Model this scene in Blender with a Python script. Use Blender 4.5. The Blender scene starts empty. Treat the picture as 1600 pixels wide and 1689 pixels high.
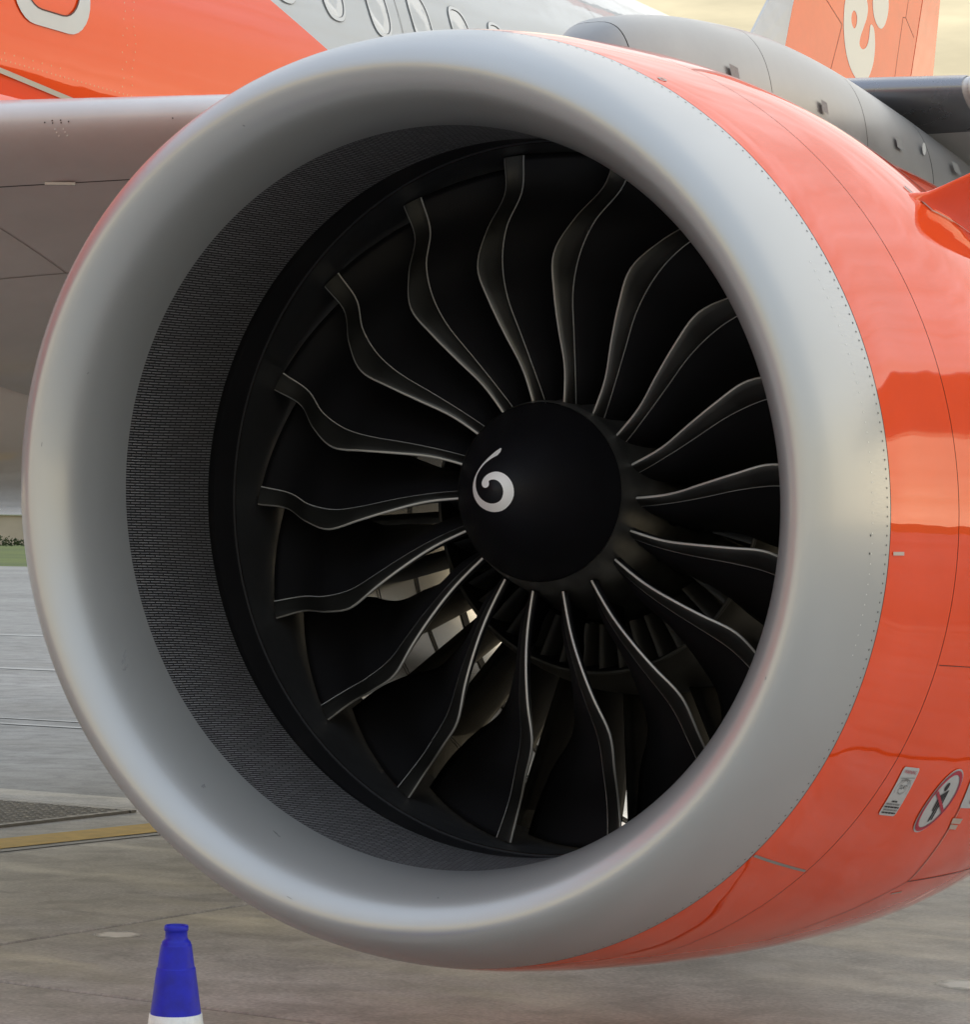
import bpy, bmesh, math, random
from mathutils import Vector, Matrix
from math import sin, cos, pi, tan, sqrt, radians, atan2, hypot

random.seed(7)
sc = bpy.context.scene
COL = sc.collection

# ------------------------------------------------------------------ camera
CAM = Vector((3.1948, -6.3140, 1.60))
yaw, pitch, roll = 0.44123, 0.008758, 0.007118
cam_data = bpy.data.cameras.new('camera')
cam = bpy.data.objects.new('camera', cam_data); COL.objects.link(cam)
fwd = Vector((-sin(yaw)*cos(pitch), cos(yaw)*cos(pitch), sin(pitch)))
rgt = Vector((cos(yaw), sin(yaw), 0)); upv = rgt.cross(fwd)
r2 = cos(roll)*rgt + sin(roll)*upv; u2 = -sin(roll)*rgt + cos(roll)*upv
M = Matrix((r2, u2, -fwd)).transposed().to_4x4(); M.translation = CAM
cam.matrix_world = M
cam_data.sensor_fit = 'HORIZONTAL'; cam_data.sensor_width = 36.0; cam_data.lens = 105.275
cam_data.clip_start = 0.1; cam_data.clip_end = 8000
sc.camera = cam

# ------------------------------------------------------------------ sky and sun
SUN_AZ = radians(22)      # towards the tail, a little to the right of it
SUN_EL = radians(11)
world = bpy.data.worlds.new('World'); sc.world = world; world.use_nodes = True
world.cycles.sampling_method = 'MANUAL'; world.cycles.sample_map_resolution = 512
nt = world.node_tree; nt.nodes.clear()
def wn(t, **kw):
    n = nt.nodes.new(t)
    for k, v in kw.items(): setattr(n, k, v)
    return n
out = wn('ShaderNodeOutputWorld'); bg = wn('ShaderNodeBackground')
sky = wn('ShaderNodeTexSky', sky_type='NISHITA', sun_disc=False)
sky.sun_elevation = SUN_EL; sky.sun_rotation = SUN_AZ
sky.air_density = 1.0; sky.dust_density = 2.0; sky.ozone_density = 1.0
tc = wn('ShaderNodeTexCoord'); sep = wn('ShaderNodeSeparateXYZ')
nt.links.new(tc.outputs['Generated'], sep.inputs[0])
# cloud deck: colour follows the height above the horizon (warm low, blue-grey high), broken up by noise
ramp = wn('ShaderNodeValToRGB'); cr = ramp.color_ramp
cr.interpolation = 'EASE'
stops = [(0.0, (14.8, 11.6, 7.4)), (0.05, (12.0, 9.7, 6.2)), (0.10, (8.6, 7.3, 4.8)), (0.18, (7.5, 6.6, 4.5)), (0.32, (6.6, 7.1, 7.6)), (1.0, (6.7, 7.6, 9.0))]
SC = 15.0
while len(cr.elements) > 1: cr.elements.remove(cr.elements[-1])
for i, (p, c) in enumerate(stops):
    e = cr.elements[0] if i == 0 else cr.elements.new(p)
    e.position = p; e.color = (c[0]/SC, c[1]/SC, c[2]/SC, 1)
nt.links.new(sep.outputs['Z'], ramp.inputs[0])
mapn = wn('ShaderNodeMapping'); mapn.inputs['Scale'].default_value = (1.6, 1.6, 9.0)
nt.links.new(tc.outputs['Generated'], mapn.inputs[0])
noi = wn('ShaderNodeTexNoise'); noi.inputs['Scale'].default_value = 5.5; noi.inputs['Detail'].default_value = 7; noi.inputs['Roughness'].default_value = 0.55
nt.links.new(mapn.outputs[0], noi.inputs['Vector'])
r3 = wn('ShaderNodeMapRange'); r3.inputs[1].default_value = 0.35; r3.inputs[2].default_value = 0.68; r3.inputs[3].default_value = 0.74*SC; r3.inputs[4].default_value = 1.20*SC
nt.links.new(noi.outputs[0], r3.inputs[0])
mul = wn('ShaderNodeVectorMath', operation='SCALE')
nt.links.new(ramp.outputs[0], mul.inputs[0]); nt.links.new(r3.outputs[0], mul.inputs['Scale'])
cov = wn('ShaderNodeMapRange'); cov.inputs[1].default_value = 0.40; cov.inputs[2].default_value = 0.60; cov.inputs[3].default_value = 0.94; cov.inputs[4].default_value = 0.99
nt.links.new(noi.outputs[0], cov.inputs[0])
mx = wn('ShaderNodeMix', data_type='RGBA')
nt.links.new(cov.outputs[0], mx.inputs[0]); nt.links.new(sky.outputs[0], mx.inputs[6]); nt.links.new(mul.outputs[0], mx.inputs[7])
nt.links.new(mx.outputs[2], bg.inputs[0]); bg.inputs[1].default_value = 0.1
nt.links.new(bg.outputs[0], out.inputs[0])

sun_d = bpy.data.lights.new('sun', 'SUN'); sun_d.energy = 0.6; sun_d.angle = radians(90); sun_d.color = (1.0, 0.86, 0.66)
sun = bpy.data.objects.new('sun', sun_d); COL.objects.link(sun)
sd = Vector((sin(SUN_AZ)*cos(SUN_EL), cos(SUN_AZ)*cos(SUN_EL), sin(SUN_EL)))
sun.rotation_euler = sd.to_track_quat('Z', 'Y').to_euler(); sun.location = (6, 30, 12)

sc.view_settings.view_transform = 'Standard'; sc.view_settings.look = 'None'
sc.view_settings.exposure = 0.52; sc.view_settings.gamma = 1.0; sc.view_settings.use_curve_mapping = False
sc.cycles.max_bounces = 6; sc.cycles.diffuse_bounces = 3; sc.cycles.glossy_bounces = 4; sc.cycles.transmission_bounces = 2
sc.cycles.use_adaptive_sampling = True; sc.cycles.adaptive_threshold = 0.02
sc.cycles.caustics_reflective = False; sc.cycles.caustics_refractive = False
sc.cycles.use_denoising = True

# ------------------------------------------------------------------ materials
def waves(t, b, amount=0.05, scale=3.0):
    c = t.nodes.new('ShaderNodeTexCoord'); n = t.nodes.new('ShaderNodeTexNoise'); n.inputs['Scale'].default_value = scale; n.inputs['Detail'].default_value = 2
    t.links.new(c.outputs['Object'], n.inputs['Vector'])
    bp = t.nodes.new('ShaderNodeBump'); bp.inputs['Strength'].default_value = amount; bp.inputs['Distance'].default_value = 0.05
    t.links.new(n.outputs[0], bp.inputs['Height']); t.links.new(bp.outputs[0], b.inputs['Coat Normal'])
def mat(name, col, rough=0.5, metal=0.0, coat=0.0, coat_rough=0.03, spec=0.5, noise=0.0, nscale=6.0, rnoise=0.0, bump=0.0, bscale=40.0, ior=None):
    m = bpy.data.materials.new(name); m.use_nodes = True
    t = m.node_tree; b = t.nodes['Principled BSDF']
    b.inputs['Base Color'].default_value = (*col, 1); b.inputs['Roughness'].default_value = rough
    b.inputs['Metallic'].default_value = metal; b.inputs['Coat Weight'].default_value = coat
    b.inputs['Coat Roughness'].default_value = coat_rough; b.inputs['Specular IOR Level'].default_value = spec
    if ior: b.inputs['Coat IOR'].default_value = ior
    c = t.nodes.new('ShaderNodeTexCoord')
    if noise or rnoise:
        n = t.nodes.new('ShaderNodeTexNoise'); n.inputs['Scale'].default_value = nscale; n.inputs['Detail'].default_value = 6; n.inputs['Roughness'].default_value = 0.6
        t.links.new(c.outputs['Object'], n.inputs['Vector'])
        if noise:
            r = t.nodes.new('ShaderNodeMapRange'); r.inputs[1].default_value = 0.3; r.inputs[2].default_value = 0.7; r.inputs[3].default_value = 1-noise; r.inputs[4].default_value = 1+noise
            t.links.new(n.outputs[0], r.inputs[0])
            s = t.nodes.new('ShaderNodeVectorMath'); s.operation = 'SCALE'; s.inputs[0].default_value = col
            t.links.new(r.outputs[0], s.inputs['Scale']); t.links.new(s.outputs[0], b.inputs['Base Color'])
        if rnoise:
            r = t.nodes.new('ShaderNodeMapRange'); r.inputs[1].default_value = 0.3; r.inputs[2].default_value = 0.7; r.inputs[3].default_value = max(0, rough-rnoise); r.inputs[4].default_value = rough+rnoise
            t.links.new(n.outputs[0], r.inputs[0]); t.links.new(r.outputs[0], b.inputs['Roughness'])
    if bump:
        n2 = t.nodes.new('ShaderNodeTexNoise'); n2.inputs['Scale'].default_value = bscale; n2.inputs['Detail'].default_value = 4
        t.links.new(c.outputs['Object'], n2.inputs['Vector'])
        bp = t.nodes.new('ShaderNodeBump'); bp.inputs['Strength'].default_value = bump; bp.inputs['Distance'].default_value = 0.004
        t.links.new(n2.outputs[0], bp.inputs['Height']); t.links.new(bp.outputs[0], b.inputs['Normal'])
    return m

ORANGE = (0.92, 0.082, 0.012)
WHITE = (0.50, 0.53, 0.54)
m_orange = mat('orange paint', ORANGE, 0.5, coat=0.95, coat_rough=0.012, spec=0.0, noise=0.06, nscale=2.0, ior=1.5)
waves(m_orange.node_tree, m_orange.node_tree.nodes['Principled BSDF'], 0.03, 3.0)
m_white = mat('white paint', WHITE, 0.35, coat=1.0, coat_rough=0.04, noise=0.03)
m_grey = mat('grey wing paint', (0.60, 0.60, 0.60), 0.4, coat=0.6, coat_rough=0.12, noise=0.06, nscale=3)
m_slat2 = mat('bare slat metal', (0.26, 0.27, 0.30), 0.28, metal=0.7, rnoise=0.05)
m_seal_shade = mat('dark seal and gap shade', (0.02, 0.02, 0.022), 0.6)  # gap seals, plus the shadow strip painted on the belly
m_gap = mat('panel gap', (0.10, 0.03, 0.02), 0.7)
m_sheath = mat('titanium edge', (0.105, 0.105, 0.10), 0.40, metal=0.9, rnoise=0.08, nscale=9)
m_edge_hi = mat('edge highlight', (0.86, 0.86, 0.84), 0.45, metal=0.3)  # bright colour paints in the highlight along the sheath's rear step
m_nose_hi = mat('nose highlight', (0.50, 0.50, 0.48), 0.45, metal=0.4)  # lighter colour paints in the fainter highlight on the blade nose
m_comp = mat('black composite', (0.010, 0.010, 0.012), 0.5, spec=0.3)
m_spin = mat('black spinner', (0.006, 0.006, 0.008), 0.5, spec=0.25, noise=0.2)
m_mark = mat('white mark', (0.86, 0.87, 0.87), 0.5)
m_case = mat('fan case', (0.030, 0.031, 0.033), 0.5, spec=0.4, noise=0.1, rnoise=0.1)
m_hub = mat('fan hub', (0.075, 0.076, 0.075), 0.42, metal=0.3, noise=0.3, nscale=14)
m_band = mat('black band', (0.012, 0.012, 0.014), 0.6, spec=0.3)
m_ogv = mat('dark vane', (0.04, 0.038, 0.034), 0.6, spec=0.02, noise=0.2)
m_vane = mat('vane grey', (0.12, 0.118, 0.11), 0.45, metal=0.2, noise=0.1)
m_duct = mat('duct wall', (0.97, 0.95, 0.89), 0.18, metal=0.95, noise=0.08)
m_core = mat('core cowl', (0.05, 0.049, 0.047), 0.5, metal=0.3, noise=0.1)
m_pylon = mat('pylon paint', (0.33, 0.33, 0.325), 0.36, metal=0.55, coat=0.3, coat_rough=0.2, noise=0.16, nscale=2.6, rnoise=0.08)
m_vent = mat('vent grey', (0.28, 0.28, 0.27), 0.6)
m_pane = mat('window pane', (0.55, 0.57, 0.56), 0.12, coat=1.0)
m_rivet = mat('rivet', (0.06, 0.065, 0.07), 0.5, metal=0.4)
m_rivet2 = mat('bright rivet', (0.8, 0.82, 0.8), 0.4, metal=0.2)
m_red = mat('sign red', (0.45, 0.03, 0.06), 0.5)
m_black = mat('print black', (0.015, 0.015, 0.018), 0.5)
m_print = mat('print grey', (0.22, 0.22, 0.23), 0.5)
m_label = mat('faded label', (0.55, 0.46, 0.40), 0.5)
m_tyre = mat('tyre rubber', (0.018, 0.018, 0.018), 0.8)
m_steel = mat('gear steel', (0.5, 0.5, 0.5), 0.4, metal=0.6)
m_blue = mat('blue plastic', (0.014, 0.019, 0.42), 0.42, coat=0.0, spec=0.3, noise=0.22, nscale=24, rnoise=0.12, bump=0.03, bscale=60)
m_strip = mat('grey strip', (0.45, 0.43, 0.38), 0.45, metal=0.5)

# brushed inlet lip: metal, faint circumferential grain, a few small scuffs
m_lip = bpy.data.materials.new('inlet lip metal'); m_lip.use_nodes = True
t = m_lip.node_tree; b = t.nodes['Principled BSDF']
b.inputs['Metallic'].default_value = 0.5
b.inputs['Coat Weight'].default_value = 0.5; b.inputs['Coat Roughness'].default_value = 0.13
c = t.nodes.new('ShaderNodeTexCoord')
n = t.nodes.new('ShaderNodeTexNoise'); n.inputs['Scale'].default_value = 2.5; n.inputs['Detail'].default_value = 5
t.links.new(c.outputs['Object'], n.inputs['Vector'])
rr_ = t.nodes.new('ShaderNodeMapRange'); rr_.inputs[1].default_value = 0.3; rr_.inputs[2].default_value = 0.7; rr_.inputs[3].default_value = 0.33; rr_.inputs[4].default_value = 0.40
t.links.new(n.outputs[0], rr_.inputs[0]); t.links.new(rr_.outputs[0], b.inputs['Roughness'])
n2 = t.nodes.new('ShaderNodeTexNoise'); n2.inputs['Scale'].default_value = 9; n2.inputs['Detail'].default_value = 8; n2.inputs['Roughness'].default_value = 0.7
t.links.new(c.outputs['Object'], n2.inputs['Vector'])
r_ = t.nodes.new('ShaderNodeValToRGB'); r_.color_ramp.elements[0].position = 0.22; r_.color_ramp.elements[0].color = (0.40, 0.41, 0.415, 1)
r_.color_ramp.elements[1].position = 0.31; r_.color_ramp.elements[1].color = (0.465, 0.482, 0.487, 1)
t.links.new(n2.outputs[0], r_.inputs[0]); t.links.new(r_.outputs[0], b.inputs['Base Color'])
n3 = t.nodes.new('ShaderNodeTexNoise'); n3.inputs['Scale'].default_value = 900; n3.inputs['Detail'].default_value = 2
t.links.new(c.outputs['Object'], n3.inputs['Vector'])
bp = t.nodes.new('ShaderNodeBump'); bp.inputs['Strength'].default_value = 0.06; bp.inputs['Distance'].default_value = 0.001
t.links.new(n3.outputs[0], bp.inputs['Height']); t.links.new(bp.outputs[0], b.inputs['Normal'])

# fuselage livery: orange forward of a slanting edge, white behind it
m_fus = bpy.data.materials.new('fuselage livery'); m_fus.use_nodes = True
t = m_fus.node_tree; b = t.nodes['Principled BSDF']
b.inputs['Roughness'].default_value = 0.5; b.inputs['Specular IOR Level'].default_value = 0.0; b.inputs['Coat Weight'].default_value = 1.0; b.inputs['Coat Roughness'].default_value = 0.02; b.inputs['Coat IOR'].default_value = 1.5
waves(t, b, 0.04, 3.0)
c = t.nodes.new('ShaderNodeTexCoord'); s = t.nodes.new('ShaderNodeSeparateXYZ'); t.links.new(c.outputs['Object'], s.inputs[0])
ma = t.nodes.new('ShaderNodeMath'); ma.operation = 'MULTIPLY_ADD'; ma.inputs[1].default_value = 0.297; ma.inputs[2].default_value = -(0.297*5.974+4.266)
t.links.new(s.outputs['Y'], ma.inputs[0])
ad = t.nodes.new('ShaderNodeMath'); ad.operation = 'ADD'; t.links.new(ma.outputs[0], ad.inputs[0]); t.links.new(s.outputs['Z'], ad.inputs[1])
gt = t.nodes.new('ShaderNodeMath'); gt.operation = 'GREATER_THAN'; gt.inputs[1].default_value = 0.0; t.links.new(ad.outputs[0], gt.inputs[0])
mm = t.nodes.new('ShaderNodeMix'); mm.data_type = 'RGBA'; mm.inputs[6].default_value = (*ORANGE, 1); mm.inputs[7].default_value = (*WHITE, 1)
t.links.new(gt.outputs[0], mm.inputs[0]); t.links.new(mm.outputs[2], b.inputs['Base Color'])

m_belly = bpy.data.materials.new('belly livery'); m_belly.use_nodes = True
t = m_belly.node_tree; b = t.nodes['Principled BSDF']
b.inputs['Roughness'].default_value = 0.35; b.inputs['Coat Weight'].default_value = 1.0; b.inputs['Coat Roughness'].default_value = 0.04
c = t.nodes.new('ShaderNodeTexCoord'); s = t.nodes.new('ShaderNodeSeparateXYZ'); t.links.new(c.outputs['Object'], s.inputs[0])
gt = t.nodes.new('ShaderNodeMath'); gt.operation = 'GREATER_THAN'; gt.inputs[1].default_value = 3.40; t.links.new(s.outputs['Z'], gt.inputs[0])
mm = t.nodes.new('ShaderNodeMix'); mm.data_type = 'RGBA'; mm.inputs[7].default_value = (*ORANGE, 1); mm.inputs[6].default_value = (0.62, 0.60, 0.57, 1)
t.links.new(gt.outputs[0], mm.inputs[0]); t.links.new(mm.outputs[2], b.inputs['Base Color'])

# perforated acoustic liner: rows of fine slots, laid out on the mesh's own UVs (metres round and along the duct)
m_liner = bpy.data.materials.new('perforated liner'); m_liner.use_nodes = True
t = m_liner.node_tree; b = t.nodes['Principled BSDF']
c = t.nodes.new('ShaderNodeTexCoord')
br = t.nodes.new('ShaderNodeTexBrick'); br.offset = 0.5
br.inputs['Scale'].default_value = 1.0; br.inputs['Brick Width'].default_value = 0.050; br.inputs['Row Height'].default_value = 0.0078
br.inputs['Mortar Size'].default_value = 0.0025; br.inputs['Mortar Smooth'].default_value = 0.1; br.inputs['Bias'].default_value = 0
br.inputs['Color1'].default_value = (0.33, 0.33, 0.34, 1); br.inputs['Color2'].default_value = (0.22, 0.22, 0.23, 1); br.inputs['Mortar'].default_value = (0.006, 0.006, 0.007, 1)
t.links.new(c.outputs['UV'], br.inputs['Vector']); t.links.new(br.outputs['Color'], b.inputs['Base Color'])
b.inputs['Roughness'].default_value = 0.55; b.inputs['Metallic'].default_value = 0.0

# ------------------------------------------------------------------ helpers
def mesh_obj(name, verts, faces, m, parent=None, smooth=True, mats=None, midx=None):
    me = bpy.data.meshes.new(name); me.from_pydata([tuple(v) for v in verts], [], faces)
    for mm_ in (mats or [m]): me.materials.append(mm_)
    if midx:
        for p, i in zip(me.polygons, midx): p.material_index = i
    if smooth:
        for p in me.polygons: p.use_smooth = True
    me.update()
    o = bpy.data.objects.new(name, me); COL.objects.link(o)
    if parent: o.parent = parent
    return o
def grid(name, fn, us, vs, m, parent=None, close_u=False, uv=None, smooth=True, flip=False):
    """surface fn(u, v); u runs round, v runs along"""
    nu, nv = len(us), len(vs)
    verts = [fn(u, v) for v in vs for u in us]
    faces = []
    for j in range(nv-1):
        for i in range(nu if close_u else nu-1):
            a = j*nu+i; b_ = j*nu+(i+1) % nu
            f = (a, b_, b_+nu, a+nu)
            faces.append(f[::-1] if flip else f)
    o = mesh_obj(name, verts, faces, m, parent, smooth)
    if uv:
        l = o.data.uv_layers.new(name='UVMap')
        for p in o.data.polygons:
            cells = p.index
            j, i = divmod(cells, nu if close_u else nu-1)
            for li, vi in zip(p.loop_indices, p.vertices):
                jj, ii = divmod(vi, nu)
                uu = us[ii] if not (close_u and ii == 0 and i == nu-1) else us[0]+2*pi
                l.data[li].uv = uv(uu, vs[jj])
    return o
def box(name, c, s, m, parent=None, rotz=0, bevel=0.0):
    bm = bmesh.new(); bmesh.ops.create_cube(bm, size=1)
    for v in bm.verts: v.co = Vector((v.co.x*s[0], v.co.y*s[1], v.co.z*s[2]))
    if bevel: bmesh.ops.bevel(bm, geom=bm.edges[:], offset=bevel, segments=2, affect='EDGES')
    bmesh.ops.rotate(bm, verts=bm.verts, cent=(0, 0, 0), matrix=Matrix.Rotation(rotz, 3, 'Z'))
    bmesh.ops.translate(bm, verts=bm.verts, vec=c)
    me = bpy.data.meshes.new(name); bm.to_mesh(me); bm.free(); me.materials.append(m)
    o = bpy.data.objects.new(name, me); COL.objects.link(o)
    if parent: o.parent = parent
    return o
def rng(a, b, n): return [a+(b-a)*i/(n-1) for i in range(n)]
RING = [2*pi*i/256 for i in range(256)]
def lerp_tab(tab, x):
    if x <= tab[0][0]: return tab[0][1]
    for (a, va), (b, vb) in zip(tab, tab[1:]):
        if x <= b:
            k = (x-a)/(b-a); return va+(vb-va)*k
    return tab[-1][1]
def spline(tab, x):
    """smooth (Catmull-Rom / Hermite) interpolation of a table"""
    n = len(tab)
    if x <= tab[0][0]: return tab[0][1]
    if x >= tab[-1][0]: return tab[-1][1]
    i = max(k for k in range(n-1) if tab[k][0] <= x)
    x0, y0 = tab[i]; x1, y1 = tab[i+1]; h = x1-x0
    def slope(k):
        if k == 0: return (tab[1][1]-tab[0][1])/(tab[1][0]-tab[0][0])
        if k == n-1: return (tab[-1][1]-tab[-2][1])/(tab[-1][0]-tab[-2][0])
        return (tab[k+1][1]-tab[k-1][1])/(tab[k+1][0]-tab[k-1][0])
    t_ = (x-x0)/h; m0 = slope(i)*h; m1 = slope(i+1)*h
    return (2*t_**3-3*t_**2+1)*y0+(t_**3-2*t_**2+t_)*m0+(-2*t_**3+3*t_**2)*y1+(t_**3-t_**2)*m1
def sstep(a, b, x):
    k = min(1, max(0, (x-a)/(b-a))); return k*k*(3-2*k)
def filled(pts2, to3, name, m, parent, holes=(), refine=None):
    """flat print: closed outlines -> triangulated sheet laid on a surface by to3(u, v)"""
    bm = bmesh.new(); edges = []
    for loop in (pts2, *holes):
        vs = [bm.verts.new((p[0], p[1], 0)) for p in loop]
        edges += [bm.edges.new((vs[i], vs[(i+1) % len(vs)])) for i in range(len(vs))]
    bmesh.ops.triangle_fill(bm, use_beauty=True, use_dissolve=False, edges=edges, normal=(0, 0, 1))
    if refine: bmesh.ops.subdivide_edges(bm, edges=bm.edges[:], cuts=refine, use_grid_fill=True)
    for v in bm.verts: v.co = Vector(to3(v.co.x, v.co.y))
    me = bpy.data.meshes.new(name); bm.to_mesh(me); bm.free(); me.materials.append(m)
    o = bpy.data.objects.new(name, me); COL.objects.link(o); o.parent = parent
    return o
def text_on(txt, to3, name, m, parent, u0, v0, size, width=None):
    cu = bpy.data.curves.new('lettering', 'FONT'); cu.body = txt; cu.size = 1.0; cu.align_x = 'CENTER'; cu.align_y = 'CENTER'; cu.resolution_u = 2
    tmp = bpy.data.objects.new('lettering', cu); COL.objects.link(tmp)
    dg = bpy.context.evaluated_depsgraph_get(); dg.update()
    me = bpy.data.meshes.new_from_object(tmp.evaluated_get(dg)); bpy.data.objects.remove(tmp)
    xs = [v.co.x for v in me.vertices]; w = max(xs)-min(xs)
    kx = (width/w) if width else size
    for v in me.vertices: v.co = Vector(to3(u0+v.co.x*kx, v0+v.co.y*size))
    me.materials.clear(); me.materials.append(m); me.name = name
    o = bpy.data.objects.new(name, me); COL.objects.link(o); o.parent = parent
    return o
def tag(o, label=None, cat=None, group=None, kind=None):
    if label: o['label'] = label
    if cat: o['category'] = cat
    if group: o['group'] = group
    if kind: o['kind'] = kind
    return o
def empty(name, loc=(0, 0, 0)):
    o = bpy.data.objects.new(name, None); COL.objects.link(o); o.location = loc; return o

# ------------------------------------------------------------------ ground
GR = radians(-9.0)
tdir = Vector((cos(GR), sin(GR), 0)); ndir = Vector((-sin(GR), cos(GR), 0))
def gp(s, n, z=0.0): return tdir*s + ndir*n + Vector((0, 0, z))

def ground_mat(name, c1, c2, rough, scale=(0.35, 1.4, 1), rn=0.12, speck=0.0, big=0.25):
    m = bpy.data.materials.new(name); m.use_nodes = True
    t = m.node_tree; b = t.nodes['Principled BSDF']; c = t.nodes.new('ShaderNodeTexCoord')
    mp = t.nodes.new('ShaderNodeMapping'); mp.inputs['Scale'].default_value = scale; mp.inputs['Rotation'].default_value = (0, 0, radians(20))
    t.links.new(c.outputs['Object'], mp.inputs[0])
    n1 = t.nodes.new('ShaderNodeTexNoise'); n1.inputs['Scale'].default_value = 1.6; n1.inputs['Detail'].default_value = 9; n1.inputs['Roughness'].default_value = 0.62
    t.links.new(mp.outputs[0], n1.inputs['Vector'])
    n0 = t.nodes.new('ShaderNodeTexNoise'); n0.inputs['Scale'].default_value = big; n0.inputs['Detail'].default_value = 4
    t.links.new(c.outputs['Object'], n0.inputs['Vector'])
    av = t.nodes.new('ShaderNodeMath'); av.operation = 'MULTIPLY_ADD'; av.inputs[1].default_value = 0.6
    t.links.new(n1.outputs[0], av.inputs[0])
    hv = t.nodes.new('ShaderNodeMath'); hv.operation = 'MULTIPLY'; hv.inputs[1].default_value = 0.4; t.links.new(n0.outputs[0], hv.inputs[0]); t.links.new(hv.outputs[0], av.inputs[2])
    r = t.nodes.new('ShaderNodeValToRGB'); r.color_ramp.elements[0].position = 0.40; r.color_ramp.elements[0].color = (*c1, 1)
    r.color_ramp.elements[1].position = 0.60; r.color_ramp.elements[1].color = (*c2, 1)
    t.links.new(av.outputs[0], r.inputs[0]); 
    n2 = t.nodes.new('ShaderNodeTexNoise'); n2.inputs['Scale'].default_value = 55; n2.inputs['Detail'].default_value = 3
    t.links.new(c.outputs['Object'], n2.inputs['Vector'])
    mr = t.nodes.new('ShaderNodeMapRange'); mr.inputs[1].default_value = 0.3; mr.inputs[2].default_value = 0.7; mr.inputs[3].default_value = 1-speck; mr.inputs[4].default_value = 1+speck
    t.links.new(n2.outputs[0], mr.inputs[0])
    sc_ = t.nodes.new('ShaderNodeVectorMath'); sc_.operation = 'SCALE'; t.links.new(r.outputs[0], sc_.inputs[0]); t.links.new(mr.outputs[0], sc_.inputs['Scale'])
    ns = t.nodes.new('ShaderNodeTexNoise'); ns.inputs['Scale'].default_value = 3.2; ns.inputs['Detail'].default_value = 7; ns.inputs['Roughness'].default_value = 0.68; ns.inputs['Distortion'].default_value = 0.4
    t.links.new(c.outputs['Object'], ns.inputs['Vector'])
    ms = t.nodes.new('ShaderNodeMapRange'); ms.inputs[1].default_value = 0.38; ms.inputs[2].default_value = 0.58; ms.inputs[3].default_value = 0.74; ms.inputs[4].default_value = 1.08
    t.links.new(ns.outputs[0], ms.inputs[0])
    s2_ = t.nodes.new('ShaderNodeVectorMath'); s2_.operation = 'SCALE'; t.links.new(sc_.outputs[0], s2_.inputs[0]); t.links.new(ms.outputs[0], s2_.inputs['Scale'])
    t.links.new(s2_.outputs[0], b.inputs['Base Color'])
    rr = t.nodes.new('ShaderNodeMapRange'); rr.inputs[1].default_value = 0.35; rr.inputs[2].default_value = 0.65; rr.inputs[3].default_value = rough-rn; rr.inputs[4].default_value = rough+rn
    t.links.new(n1.outputs[0], rr.inputs[0]); t.links.new(rr.outputs[0], b.inputs['Roughness'])
    bp = t.nodes.new('ShaderNodeBump'); bp.inputs['Strength'].default_value = 0.25; bp.inputs['Distance'].default_value = 0.004
    t.links.new(n2.outputs[0], bp.inputs['Height']); t.links.new(bp.outputs[0], b.inputs['Normal'])
    return m
m_soil = ground_mat('grassland', (0.07, 0.11, 0.02), (0.13, 0.17, 0.035), 0.9, scale=(0.02, 0.02, 1), rn=0.05)
m_asph = ground_mat('worn asphalt', (0.20, 0.198, 0.19), (0.36, 0.355, 0.34), 0.65, scale=(0.22, 0.6, 1), speck=0.14, big=0.10)
m_conc = ground_mat('apron concrete', (0.335, 0.32, 0.29), (0.53, 0.51, 0.475), 0.52, speck=0.2, rn=0.16)
m_joint = mat('joint sealant', (0.03, 0.028, 0.026), 0.8)
m_yellow = mat('yellow paint', (0.62, 0.40, 0.07), 0.6, noise=0.18, nscale=9)
m_pale = mat('pale paint', (0.42, 0.42, 0.40), 0.6, noise=0.2, nscale=5)
m_glint = mat('painted window glint', (0.90, 0.87, 0.78), 0.6, noise=0.08, nscale=14)  # pale colour stands in for light thrown on the apron by cabin windows
t = m_glint.node_tree; c = t.nodes.new('ShaderNodeTexCoord'); mp = t.nodes.new('ShaderNodeMapping'); mp.inputs['Location'].default_value = (-0.5, -0.5, 0)
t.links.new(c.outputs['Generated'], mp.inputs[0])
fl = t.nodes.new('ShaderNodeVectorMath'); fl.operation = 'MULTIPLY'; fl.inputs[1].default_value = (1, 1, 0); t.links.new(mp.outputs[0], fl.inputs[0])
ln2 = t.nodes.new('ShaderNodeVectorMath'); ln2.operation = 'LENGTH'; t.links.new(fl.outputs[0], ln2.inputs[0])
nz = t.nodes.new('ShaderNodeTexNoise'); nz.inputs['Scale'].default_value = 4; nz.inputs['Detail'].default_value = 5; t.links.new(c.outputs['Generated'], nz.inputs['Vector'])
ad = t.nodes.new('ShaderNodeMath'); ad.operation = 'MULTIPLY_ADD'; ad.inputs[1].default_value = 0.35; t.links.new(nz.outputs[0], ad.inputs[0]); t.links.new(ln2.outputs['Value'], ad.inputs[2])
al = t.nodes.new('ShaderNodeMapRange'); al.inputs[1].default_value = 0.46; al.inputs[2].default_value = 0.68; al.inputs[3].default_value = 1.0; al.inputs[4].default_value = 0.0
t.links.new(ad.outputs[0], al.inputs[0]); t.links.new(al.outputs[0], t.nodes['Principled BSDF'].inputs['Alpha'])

def sheet(name, corners, m, label=None):
    o = mesh_obj(name, corners, [tuple(range(len(corners)))], m, smooth=False)
    tag(o, label, None, None, 'structure'); return o
G = 4000
sheet('ground', [(-G, -G, -0.03), (G, -G, -0.03), (G, G, -0.03), (-G, G, -0.03)], m_soil)
apron = sheet('apron', [gp(-170, -90, -0.018), gp(160, -90, -0.018), gp(160, 96, -0.018), gp(-170, 96, -0.018)], m_joint)
taxi = sheet('taxiway', [gp(-170, 6.84+0.5, -0.008), gp(160, 6.84+0.5, -0.008), gp(160, 96, -0.008), gp(-170, 96, -0.008)], m_asph)
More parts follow.
